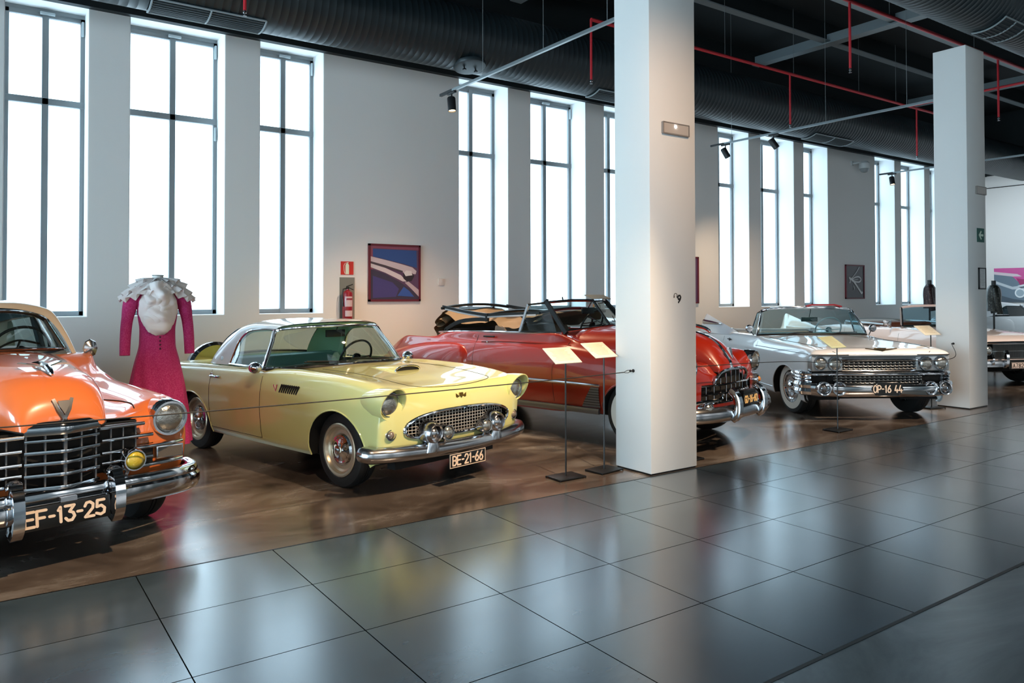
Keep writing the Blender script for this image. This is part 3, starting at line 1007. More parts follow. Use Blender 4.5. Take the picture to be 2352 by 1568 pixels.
        MB().tube(catmull([S.near(x=x, y=.80, cond=lambda Q: Q[:, 2] > .8)*V(1, sg, 1) + V(0, sg*.012, .004) for x in np.linspace(-3.1, -1.35, 12)], 3), .006, 6).build('belt_trim', PAINT, root)
    # side crease
    # glasshouse
    base = [(-.80, 0, .975), (-.83, .35, .973), (-.93, .62, .968), (-1.06, .78, .962), (-1.19, .835, .955)]
    top = [(-1.10, 0, 1.345), (-1.12, .3, 1.343), (-1.18, .50, 1.335), (-1.25, .59, 1.322), (-1.31, .635, 1.305)]
    fb = catmull([(x, -y, z) for x, y, z in base[::-1]] + base[1:], 8)
    ft = catmull([(x, -y, z) for x, y, z in top[::-1]] + top[1:], 8)
    MB().grid(np.array([fb*(1-t)+ft*t + V(.02*math.sin(PI*t), 0, 0) for t in np.linspace(0, 1, 6)])).build('windshield', GLASS, root, ang=60)
    MB().tube(fb, .013, 8).tube(ft, .014, 8).build('windshield_frame', CHROME, root)
    MB().tube(fb + V(.012, 0, -.012), .012, 6).build('windshield_seal', BLACK, root)
    for sg in (1, -1):
        MB().sweep([(-1.19, sg*.835, .945), (-1.225, sg*.76, 1.08), (-1.27, sg*.69, 1.2), (-1.31, sg*.635, 1.31)], [(-.022, -.014), (.022, -.014), (.022, .014), (-.022, .014)], up=(0, sg, .3)).build('windshield_pillar', CHROME, root, bevel=.004)
    # hardtop shell
    rows = [[(-1.30, .635, 1.315), (-1.27, .60, 1.345), (-1.20, .46, 1.372), (-1.13, .22, 1.385), (-1.11, 0, 1.388)],
            [(-1.45, .642, 1.32), (-1.44, .61, 1.358), (-1.42, .46, 1.393), (-1.40, .22, 1.408), (-1.4, 0, 1.412)],
            [(-1.72, .652, 1.30), (-1.73, .62, 1.352), (-1.74, .46, 1.392), (-1.75, .22, 1.410), (-1.75, 0, 1.415)],
            [(-1.90, .672, 1.21), (-1.96, .645, 1.295), (-2.02, .48, 1.362), (-2.06, .23, 1.386), (-2.07, 0, 1.392)],
            [(-1.98, .70, 1.07), (-2.13, .672, 1.175), (-2.24, .52, 1.285), (-2.31, .25, 1.325), (-2.33, 0, 1.335)],
            [(-2.03, .732, .935), (-2.27, .70, 1.06), (-2.42, .56, 1.17), (-2.52, .27, 1.225), (-2.54, 0, 1.24)],
            [(-2.25, .735, .93), (-2.40, .71, .985), (-2.55, .58, 1.03), (-2.66, .28, 1.06), (-2.69, 0, 1.07)],
            [(-2.36, .735, .928), (-2.46, .715, .928), (-2.60, .59, .93), (-2.72, .28, .932), (-2.75, 0, .932)]]
    Hh = Shell(rows, 7, 7)
    a, c = Hh.mask.shape
    rear = np.zeros_like(Hh.mask)
    for i in range(a):
        for j in range(c):
            u, v = (i+.5)/7, (j+.5)/7
            if 4.0 < u < 6.4 and v > 2.0:
                rear[i, j] = True
    Hh.mask |= rear
    tp = Hh.build('hardtop', ROOFM, root, ang=50)
    b = MB().grid(Hh.P, ~rear).mirror().build('rear_window', GLASS, root, ang=60)
    # headliner a little inside
    L = Shell(np.array(rows)*V(1, .96, 1) + V(0, 0, -.022), 6, 6)
    for i in range(L.mask.shape[0]):
        for j in range(L.mask.shape[1]):
            u, v = (i+.5)/6, (j+.5)/6
            if 3.95 < u < 6.45 and v > 1.95: L.mask[i, j] = True
    L.build('headliner', LINER, root)
    ed = [Hh.at(u, 2.0) for u in np.linspace(4.0, 6.43, 20)]
    lo = [Hh.at(6.43, v) for v in np.linspace(2.0, 4, 16)]
    up = [Hh.at(4.0, v) for v in np.linspace(4, 2.0, 16)]
    k = np.array(up + ed[1:] + lo[1:])
    k = np.vstack([k, (k*V(1, -1, 1))[::-1]])
    MB().tube(k, .014, 6, closed=True).build('rear_window_seal', BLACK, root)
    for sg in (1, -1):
        drip = [V(*Hh.at(u, 0))*V(1, sg, 1) for u in np.linspace(0, 5, 30)]
        MB().tube(drip, .011, 6).build('drip_rail', CHROME, root)
        # door window
        lower = [(-1.21, sg*.80, .955), (-1.6, sg*.775, .952), (-2.0, sg*.745, .948)]
        upper = [V(*Hh.at(u, 0))*V(1, sg, 1) for u in (0, 1, 2, 3, 4, 5)]
        A = catmull(lower, 10)
        B = pchip(np.array(upper), 4)
        B = np.array([B[int(round(i*(len(B)-1)/(len(A)-1)))] for i in range(len(A))])
        MB().grid(np.array([A*(1-t)+B*t for t in np.linspace(0, 1, 4)])).build('side_window', GLASS, root, ang=60)
        MB().tube(A, .010, 6).build('belt_strip', CHROME, root)
        MB().lathe([(0, .004), (.03, .003), (.032, 0)], (-2.2, sg*.716, 1.0), (0, sg, .3), 16).build('quarter_badge', CHROME2, root)
    # interior
    MB().box((-1.62, 0, .62), (1.35, 1.36, .5)).build('interior_tub', INT, root)
    MB().tube([(-1.12, -.70, .91), (-1.05, -.3, .935), (-1.04, .3, .935), (-1.12, .70, .91)], .055, 10).build('dashboard', mat('dash_black', '#15201f', .5), root)
    seat_bench(root, -1.95, .86, .62, .14, mat('teal_seat', '#6f9896', .5))
    MB().box((-2.3, 0, .88), (.5, 1.3, .08)).build('parcel_shelf', INT, root)
    steering_wheel(root, (-1.32, .36, .99), .2, BLACK)
    mr = MB().box((-1.22, .02, 1.262), (.03, .23, .075)).tube([(-1.2, .02, 1.29), (-1.18, .02, 1.33)], .008, 6).build('rear_view_mirror', BLACK, root, bevel=.01)
    for y0, y1 in ((-.1, -.55), (.45, 0.0)):
        MB().tube([(-.80, y0, .985), (-.86, (y0+y1)/2, 1.0), (-.92, y1, 1.01)], .006, 6).tube([(-.83, (y0+y1)/2+.2, 1.0), (-.88, y1, 1.02)], .008, 6).build('wiper', mat('wiper_grey', '#3b3b3b', .3, .7), root)
    # rear: bumper and covered spare wheel
    rb = [(x, y, z) for x, y, z in [(-3.2, -.90, .40), (-3.5, -.88, .40), (-3.74, -.7, .40), (-3.82, -.3, .40), (-3.82, .3, .40), (-3.74, .7, .40), (-3.5, .88, .40), (-3.2, .90, .40)]]
    MB().sweep(catmull(rb[::-1], 5), sec_).build('rear_bumper', CHROME2, root, ang=50)
    sp = MB().lathe([(0, .10), (.30, .10), (.34, .08), (.345, .02), (.345, -.06)], (-3.80, 0, .70), (-1, 0, 0), 36).build('spare_wheel_cover', PAINT, root)
    MB().lathe([(.335, -.08), (.375, -.05), (.38, .0), (.36, .06), (.335, .05)], (-3.80, 0, .70), (-1, 0, 0), 40).build('spare_wheel_ring', CHROME, sp)
    for sg in (1, -1):
        headlamp(root, (-3.60, sg*.72, .74), .07, (-1, 0, 0), 'tail_lamp', lens=mat('red_lens', '#7a1414', .2), ring=.018)
    return root
COUPE = build_coupe()
# ------------------------------------------------------------------ shared coachwork of the late-forties cars
def forties_body(root, paint, fz, hood, lampy=.74, belt=1.18, open_x=(-3.0, -1.3), rear_fender=True, arch_r=(.40, .36), hoodside=.78, wb=3.25, trunk_z=1.12, gcut=None):
    """Hull with pontoon wings, separate bonnet and rear fenders. hood = [(x, half width, top z, side z)]."""
    def side(x, W=0.935, dz=0.0, bt=belt, top=None, inw=.80):
        t = bt if top is None else top
        return [(x, W*.92, .30), (x, W*.965, .38), (x, W*.99, .52), (x, W, .66), (x, W*.992, .80), (x, W*.965, .93), (x, W*.925, 1.03), (x, W*.885, 1.09), (x, inw, bt), (x, .45, t), (x, 0, t+.01)]
    def wing(x, W=.93, f=fz):
        return [(x, W*.92, .33), (x, W*.965, .41), (x, W*.992, .53), (x, W, .65), (x, W*.985, .77), (x, W*.945, f-.125), (x, W*.885, f-.035), (x, W*.785, f), (x, W*.65, f-.03), (x, .40, f-.1), (x, 0, f-.1)]
    re = -wb-1.42
    zr = [.32, .38, .48, .60, .70, .78, .85, .90, .93, .95, .96]
    net = [[(re, 0, z) for z in zr], [(re+.03+.03*k*(k > 5)*.3, y, z) for k, (z, y) in enumerate(zip(zr, [.45]*7 + [.4, .32, .16, 0]))],
           [(re+.14+.02*k, y, z+.02*(k > 6)) for k, (z, y) in enumerate(zip(zr, [.68, .7, .71, .71, .70, .69, .66, .60, .48, .25, 0]))],
           side(re+.75, .80, bt=1.0, inw=.62, top=trunk_z-.08), side(re+1.3, .88, bt=1.10, inw=.70, top=trunk_z), side(-3.0, .92, bt=belt-.03, inw=.76), side(-2.4), side(-1.7), side(-1.15, bt=belt+.012),
           [(x*.5+p*.5, y*.5+b*.5, z*.5+c*.5) for (x, y, z), (p, b, c) in zip(side(-.95, bt=belt+.015), wing(-.75, f=fz+.03))],
           wing(-.45, f=fz+.012), wing(-.05), wing(.28, .92, fz-.012)]
    net.append([(.45, .83, .36), (.47, .86, .42), (.49, .885, .53), (.50, .89, .65), (.50, .88, .76), (.50, .855, fz-.135), (.49, .80, fz-.055), (.48, .72, fz-.028), (.47, .60, fz-.05), (.46, .40, fz-.11), (.46, 0, fz-.11)])
    net.append([(.54, .76, .37), (.56, .79, .43), (.58, .81, .53), (.59, .81, .65), (.595, .80, .75), (.60, .77, fz-.17), (.59, .73, fz-.10), (.58, .67, fz-.085), (.57, .57, fz-.095), (.57, .38, fz-.13), (.57, 0, fz-.13)])
    net.append([(.63, .48, .37), (.65, .49, .43), (.665, .5, .53), (.67, .5, .64), (.67, .49, .72), (.665, .47, .77), (.66, .44, .80), (.65, .39, .815), (.645, .31, .82), (.64, .18, .825), (.64, 0, .83)])
    net.append([(x, 0, z) for x, z in zip([.67, .69, .70, .70, .70, .70, .695, .69, .685, .68, .68], [.37, .43, .53, .64, .71, .75, .775, .79, .80, .81, .815])])
    S = Shell(net, 8, 6)
    AF = (0.0, .36, arch_r[0], arch_r[1])
    AR = (-wb, .33, .40, .28)
    S.arch(*AF)
    if open_x:
        S.cut(lambda x, y, z: open_x[0] < x < open_x[1] and y < .745 and z > 1.0)
    S.cut(gcut or (lambda x, y, z: x > .55 and y < .56 and .47 < z < .84))
    S.build('body', paint, root)
    cf = S.arch_curve(*AF, .36)
    arch_liner(root, [cf])
    arch_lip(root, [cf], paint, .008)
    MB().box((-wb/2-.3, 0, .33), (wb+1.6, 1.45, .06)).build('floor_pan', DARK, root)
    MB().box((.50, 0, .64), (.1, 1.2, .38)).build('grille_cavity', DARK, root)
    # bonnet
    rows = []
    for x, w, zt, zs in hood:
        r = []
        for t in np.linspace(-PI/2, PI/2, 25):
            s, c = math.sin(t), math.cos(t)
            r.append(V(x, w*math.copysign(abs(s)**.8, s), zs + (zt-zs)*max(c, 0)**.62))
        rows.append(r)
    hd = pchip(np.array(rows), 6)
    MB().grid(hd).build('hood', paint, root, ang=50)
    for sg in (0, -1):
        MB().tube(hd[:, sg] + V(0, 0, .003), .005, 5).build('hood_gap', SEAM, root)
    if rear_fender:
        R = [(-wb+.72, .905, .66, .012, .20), (-wb+.69, .895, .67, .05, .26), (-wb+.58, .875, .69, .10, .32), (-wb+.32, .85, .695, .14, .345), (-wb, .835, .685, .16, .345), (-wb-.4, .815, .665, .155, .32), (-wb-.85, .77, .63, .12, .26), (-wb-1.2, .72, .60, .07, .18), (-wb-1.42, .68, .57, .02, .08)]
        for sg in (1, -1):
            rr = [[V(x, sg*(y+a*1.02*math.cos(t)), max(.315, z+b*math.sin(t))) for t in np.linspace(0, 2*PI, 32, endpoint=False)] for x, y, z, a, b in R]
            MB().grid(pchip(np.array(rr), 5), closev=True).build('rear_fender', paint, root, ang=50)
    return S, hd

def build_cabriolet():
    root = car_root('convertible_car', 'deep red convertible with its tan folding roof half down, behind the yellow coupe', 6.639, 6.204, 13.5)
    PAINT = mat('deep_red_paint', '#8f1d08', .3, coat=1.0, coat_rough=.03)
    TAN = mat('tan_canvas', '#75624c', .85, bump=(120, .2))
    IRON = mat('dark_roof_iron', '#23282b', .35, .6)
    hood = [(-1.02, .66, 1.275, .90), (-.7, .60, 1.275, .88), (-.3, .50, 1.27, .86), (.1, .41, 1.255, .85), (.35, .36, 1.215, .84), (.52, .32, 1.13, .83), (.63, .29, 1.01, .82), (.70, .27, .90, .81), (.715, .26, .84, .80)]
    S, hd = forties_body(root, PAINT, 1.035, hood, open_x=(-3.15, -1.25), wb=3.2, belt=1.19, trunk_z=1.13,
                         gcut=lambda x, y, z: x > .55 and ((abs(y) < .60 and .47 < z < .70) or (z >= .70 and abs(y) < .36 and z < .70+.13*(1-(abs(y)/.38)**2.5))))
    side = lambda x, z: S.near(x=x, z=z, cond=lambda Q: Q[:, 1] > .6)
    # seams, trim, stone guards
    for sg in (1, -1):
        p = np.array([side(x, z) for x, z in catmull([(-.95, 1.17), (-.93, 1.1), (-1.02, .95), (-1.08, .8), (-1.07, .6), (-1.06, .42)], 5)])*V(1, sg, 1)
        seam(root, p, name='door_gap')
        p = np.array([side(x, z) for x, z in catmull([(-2.38, 1.17), (-2.40, 1.0), (-2.39, .8), (-2.36, .5)], 5)])*V(1, sg, 1)
        seam(root, p, name='door_gap')
        p = np.array([side(x, z)+V(0, .004, 0) for x, z in [(-2.3, .655), (-1.9, .655), (-1.3, .655), (-.8, .655), (-.41, .65)]])*V(1, sg, 1)
        MB().sweep(p if sg < 0 else p[::-1], [(-.004, -.018), (.008, -.012), (.012, 0), (.008, .012), (-.004, .018)]).build('side_trim', CHROME, root)
        p = np.array([side(x, .36)*V(1, 0, 1) + V(0, .925, 0) for x in np.linspace(-2.5, -.42, 9)])*V(1, sg, 1)
        MB().sweep(p if sg < 0 else p[::-1], [(-.02, -.035), (.008, -.03), (.014, 0), (.008, .03), (-.02, .035)]).build('rocker_trim', mat('grey_trim', '#77797c', .38, .85), root)
        b = MB()
        g = [[side(x, z)+V(0, .014, 0) for x in np.linspace(-.66+.018*k, -.412, 5)] for k, z in enumerate(np.linspace(.40, .63, 9))]
        b.grid(np.array(g)*V(1, sg, 1))
        q = b.build('stone_guard', mat('grey_trim', '#77797c', .38, .85), root)
        r = MB()
        for row in g[1:-1]:
            r.tube(np.array(row)*V(1, sg, 1)+V(0, sg*.002, 0), .0035, 5)
        r.build('guard_ribs', IRON, q)
        h = MB().tube([side(-2.08, 1.135)*V(1, sg, 1)+V(0, sg*.03, 0), side(-2.26, 1.135)*V(1, sg, 1)+V(0, sg*.03, 0)], .01, 8)
        h.tube([side(-2.24, 1.135)*V(1, sg, 1), side(-2.24, 1.135)*V(1, sg, 1)+V(0, sg*.03, 0)], .012, 8).build('door_handle', IRON, root)
        MB().lathe([(0, .012), (.012, .008), (.014, 0)], side(-2.2, 1.06)*V(1, sg, 1), (0, sg, 0), 12).build('lock_button', CHROME, root)
        # fender-into-door crease
        p = np.array([side(x, z)+V(0, .002, 0) for x, z in [(-2.3, 1.07), (-1.9, 1.085), (-1.4, 1.085), (-.9, 1.07)]])*V(1, sg, 1)
        MB().tube(catmull(p, 4), .009, 6).build('body_crease', PAINT, root)
        belt = [(-3.25, sg*.70, 1.155), (-2.8, sg*.775, 1.178), (-2.2, sg*.80, 1.195), (-1.6, sg*.80, 1.20), (-1.05, sg*.775, 1.21)]
        MB().tube(catmull(belt, 5), .013, 6).build('belt_trim', CHROME, root)
        wheel(root, 0, sg*.76, .37, .2, .20, white=(.215, .315), cap='dome', steer=0)
        wheel(root, -3.2, sg*.74, .37, .2, .20, white=(.215, .315), cap='dome')
        headlamp(root, (.640, sg*.775, .88), .092, (1, 0, -.04), ring=.03, depth=.12)
        b = MB().lathe([(.02, -.10), (.06, -.09), (.075, -.02), (.075, .05), (.06, .065), (.05, .06), (0, .06)], (.60, sg*.80, .655), (1, sg*.35, 0), 20)
        c = b.build('parking_lamp', CHROME2, root)
        MB().lathe([(.035, .0), (.03, .03), (0, .045)], (.635, sg*.845, .655), (1, sg*.5, 0), 14).build('lens', mat('amber_lens', '#c98a4a', .2), c)
        # vent window and windshield side post
        A, B_, Cc = V(-1.16, sg*.735, 1.21), V(-1.39, sg*.625, 1.565), V(-1.66, sg*.72, 1.545)
        D = V(-1.72, sg*.765, 1.205)
        MB().poly([A, B_, V(-1.62, sg*.70, 1.53), D]).build('vent_window', GLASS, root)
        MB().sweep([D, V(-1.635, sg*.705, 1.54)], [(-.016, -.01), (.016, -.01), (.016, .01), (-.016, .01)], up=(0, sg, .2)).build('vent_frame', CHROME, root)
        MB().tube([V(-1.635, sg*.705, 1.54), V(-1.40, sg*.635, 1.565)], .014, 6).tube([D, A], .012, 6).build('vent_frame', IRON, root)
        MB().sweep([V(-1.04, sg*.71, 1.20), V(-1.41, sg*.63, 1.585)], [(-.03, -.016), (.03, -.016), (.03, .016), (-.03, .016)], up=(0, sg, .2)).build('windshield_pillar', IRON, root, bevel=.006)
    # V windshield
    bc, tc = V(-.90, 0, 1.285), V(-1.155, 0, 1.59)
    for sg in (1, -1):
        bb, tt = V(-1.06, sg*.68, 1.225), V(-1.39, sg*.615, 1.57)
        MB().poly([bc, bb, tt, tc]).build('windshield', GLASS, root)
        MB().tube([bc, V(-.95, sg*.35, 1.262), bb], .014, 6).build('windshield_frame', CHROME, root)
        MB().tube([tc, V(-1.25, sg*.33, 1.592), tt], .02, 6).build('windshield_frame', CHROME, root)
        MB().tube([bc + V(.03, sg*.12, 0), V(-1.03, sg*.25, 1.39)], .006, 5).tube([V(-.98, sg*.17, 1.33), V(-1.0, sg*.45, 1.31)], .007, 5).build('wiper', IRON, root)
    MB().tube([bc, tc], .018, 6).build('windshield_divider', IRON, root)
    MB().box((-1.27, .05, 1.46), (.02, .26, .08)).tube([(-1.25, 0, 1.46), (-1.18, 0, 1.57)], .008, 6).build('rear_view_mirror', IRON, root, bevel=.01)
    MB().box((-1.31, .33, 1.632), (.14, .42, .012), np.array([[.93, 0, .37], [0, 1, 0], [-.37, 0, .93]])).build('sun_visor', mat('visor_grey', '#77776f', .6), root)
    MB().tube([(-1.34, -.38, 1.59), (-1.35, -.38, 1.635)], .01, 6).build('header_pin', IRON, root)
    # interior
    LEA = mat('brown_interior', '#5b4438', .6)
    MB().box((-2.2, 0, .80), (2.0, 1.46, .56)).build('interior_tub', LEA, root)
    seat_bench(root, -2.02, 1.06, .66, .20, mat('striped_seat_cloth', '#8d7a68', .7, bump=(40, .5)))
    seat_bench(root, -2.85, 1.02, .62, .18, LEA)
    MB().tube([(-1.12, -.66, 1.16), (-1.02, 0, 1.21), (-1.12, .66, 1.16)], .07, 10).build('dashboard', mat('dash_red', '#5a1410', .4), root)
    steering_wheel(root, (-1.45, .38, 1.26), .22, BLACK)
    # half folded roof
    fold = MB()
    top = thing_part(root, 'folding_roof')
    for sg in (1, -1):
        b = MB()
        b.sweep(catmull([(-3.22, sg*.66, 1.50), (-2.75, sg*.70, 1.44), (-2.32, sg*.72, 1.40)], 5), [(-.012, -.022), (.012, -.022), (.012, .022), (-.012, .022)])
        b.sweep(catmull([(-2.32, sg*.72, 1.40), (-1.95, sg*.72, 1.42), (-1.45, sg*.70, 1.44)], 5), [(-.012, -.018), (.012, -.018), (.012, .018), (-.012, .018)])
        b.sweep(catmull([(-3.12, sg*.70, 1.19), (-2.85, sg*.72, 1.30), (-2.55, sg*.72, 1.34), (-2.32, sg*.72, 1.345)], 5), [(-.012, -.025), (.012, -.025), (.012, .025), (-.012, .025)])
        b.box((-2.32, sg*.72, 1.37), (.035, .04, .11))
        b.tube([(-1.8, sg*.70, 1.43), (-1.66, sg*.70, 1.33)], .012, 6)
        b.build('roof_frame', IRON, top)
        MB().sweep(catmull([(-3.20, sg*.67, 1.475), (-2.75, sg*.71, 1.415), (-2.34, sg*.73, 1.375)], 5), [(-.008, -.01), (.008, -.01), (.008, .01), (-.008, .01)]).sweep(catmull([(-2.3, sg*.73, 1.375), (-1.95, sg*.73, 1.395), (-1.5, sg*.71, 1.415)], 5), [(-.008, -.01), (.008, -.01), (.008, .01), (-.008, .01)]).build('roof_rail_trim', CHROME2, top)
    def bow(b, x, z, r, wd=.70, h=.05):
        b.tube([(x, y, z + h*(1-(y/wd)**2)) for y in np.linspace(-wd, wd, 13)], r, 8)
    b = MB()
    for x, z in ((-3.2, 1.48), (-2.32, 1.40), (-1.46, 1.44)):
        bow(b, x, z, .02)
    b.build('roof_bows', IRON, top)
    # draped canvas between the bows
    rnd = random.Random(5)
    def canvas(prof, wd, name, amp=.012):
        P = catmull(prof, 6)
        g = []
        for i, p in enumerate(P):
            r = []
            for k, y in enumerate(np.linspace(-wd, wd, 30)):
                e = abs(y)/wd
                r.append(V(p[0] + amp*math.sin(k*.5+i*.35), y*(1-.03*math.sin(i*.6)), p[1] + amp*math.sin(k*.4+i*.5) - .05*max(0, e-.8)/.2))
            g.append(r)
        MB().grid(np.array(g)).build(name, TAN, top, ang=70)
    canvas([(-3.22, 1.47), (-3.30, 1.40), (-3.36, 1.32), (-3.28, 1.27), (-3.18, 1.33), (-3.26, 1.37), (-3.32, 1.31), (-3.38, 1.22), (-3.3, 1.16)], .68, 'canvas_roll')
    canvas([(-3.20, 1.46), (-2.98, 1.36), (-2.7, 1.33), (-2.4, 1.34)], .66, 'canvas_fold')
    canvas([(-2.32, 1.385), (-2.2, 1.33), (-2.05, 1.30), (-1.92, 1.28), (-1.8, 1.34), (-1.7, 1.42), (-1.58, 1.445), (-1.46, 1.44), (-1.5, 1.40), (-1.62, 1.36)], .66, 'canvas_fold', .012)
    MB().grid(np.array([[(-3.32, y, 1.155), (-3.15, y, 1.2), (-2.95, y, 1.18), (-2.75, y, 1.12)] for y in np.linspace(-.66, .66, 5)])).build('roof_well', LEA, root)
    # front: bonnet strip, emblem, grille, bumper
    cl = [p for p in hd[:, 12] if p[0] > .12]
    MB().sweep(np.array(cl)+V(.006, 0, .004), [(-.02, -.006), (-.012, .008), (.012, .008), (.02, -.006)], up=(1, 0, 1)).build('hood_strip', CHROME, root)
    MB().tube(catmull([(.02, 0, 1.30), (.2, 0, 1.315), (.38, 0, 1.285), (.46, 0, 1.24)], 5), [.006]+[.02]*14+[.012], 8).build('hood_ornament', CHROME, root)
    MB().poly([(.672, -.06, 1.06), (.69, -.035, 1.06), (.715, 0, .975), (.69, .035, 1.06), (.672, .06, 1.06), (.725, 0, .94)], (.008, 0, .002)).poly([(.68, -.03, 1.07), (.69, -.03, 1.03), (.70, 0, 1.0), (.69, .03, 1.03), (.68, .03, 1.07)], (.014, 0, .004)).build('hood_emblem', CHROME2, root)
    fx = lambda y: .755 - .05*(y/.4)**2 - .12*max(0, abs(y)-.35)
    g = MB()
    arch_ = catmull([(fx(.37)-.02, .37, .70), (fx(.35), .36, .77), (fx(.28), .28, .825), (fx(.12)-.01, .12, .845), (fx(0), 0, .85), (fx(.12)-.01, -.12, .845), (fx(.28), -.28, .825), (fx(.35), -.36, .77), (fx(.37)-.02, -.37, .70)], 5)
    g.tube(arch_, .018, 8)
    g.build('grille_surround', CHROME, root)
    g = MB()
    for z, wd in ((.70, .70), (.605, .68), (.51, .62)):
        g.tube([(fx(y)+.015, y, z-.012*(abs(y)/.7)) for y in np.linspace(-wd, wd, 25)], .012, 8)
    for y in np.arange(-.60, .61, .10):
        zt = .70 if abs(y) > .36 else .70+.14*(1-(abs(y)/.38)**2.5)
        g.tube([(fx(y), y, .50), (fx(y), y, zt)], .007, 6)
    g.build('grille_bars', CHROME, root)
    MB().grid(np.array([[(fx(y)-.06, y, z) for z in (.5, .6, .7, .70+.14*max(0, 1-(abs(y)/.38)**2.5))] for y in np.linspace(-.62, .62, 25)])).build('grille_back', DARK, root)
    half = [(.25, .96, .43), (.45, .985, .425), (.62, .955, .42), (.72, .86, .415), (.80, .62, .41), (.84, .35, .405), (.85, 0, .405)]
    pth = catmull([(x, -y, z) for x, y, z in half] + half[::-1][1:], 6)
    sec_ = [(-.03, .075), (.015, .08), (.04, .07), (.062, .03), (.066, -.02), (.05, -.06), (.01, -.085), (-.03, -.075)]
    n = len(pth)
    MB().sweep(pth, sec_, scale=[max(.3, min(1, .3+.7*math.sin(min(1, min(i, n-1-i)/8)*PI/2))) for i in range(n)]).build('bumper', CHROME2, root, ang=50)
    for sg in (1, -1):
        p = catmull([(.87, sg*.31, .33), (.925, sg*.31, .40), (.93, sg*.31, .52), (.895, sg*.31, .60), (.84, sg*.31, .64)], 5)
        MB().sweep(p, [(-.04, -.04), (.0, -.055), (.03, -.04), (.04, 0), (.03, .04), (0, .055), (-.04, .04)], up=(0, 1, 0), scale=[.7]+[1]*(len(p)-2)+[.55]).build('bumper_guard', CHROME, root, ang=60)
        headlamp(root, (.80, sg*.70, .47), .062, (1, .15*sg, 0), 'fog_lamp', ring=.016, depth=.09)
        MB().tube(catmull([(.80, sg*.40, .60), (.835, sg*.55, .565), (.74, sg*.80, .55), (.62, sg*.92, .50)], 5), .018, 8).build('bumper_upper_bar', CHROME, root)
    number_plate(root, (.93, 0, .535), .36, .115, 'GD-16-60', (0, 1, 0), (0, 0, 1), lw=.034, gap=.011, th=.02, rim=False, im=mat('plate_ink_amber', '#efc98a', .5))
    MB().box((.89, 0, .56), (.06, .30, .14)).build('plate_bracket', IRON, root)
    # rear bumper
    MB().sweep(catmull([(-4.3, .92, .42), (-4.65, .8, .42), (-4.78, .4, .42), (-4.8, 0, .42), (-4.78, -.4, .42), (-4.65, -.8, .42), (-4.3, -.92, .42)], 5), sec_).build('rear_bumper', CHROME2, root, ang=50)
    return root

def thing_part(root, name):
    """A part that only carries sub-parts: its own mesh is the hinge rod."""
    return MB().tube([(-3.12, -.72, 1.19), (-3.12, .72, 1.19)], .014, 8).build(name, mat('dark_roof_iron', '#23282b', .35, .6), root)

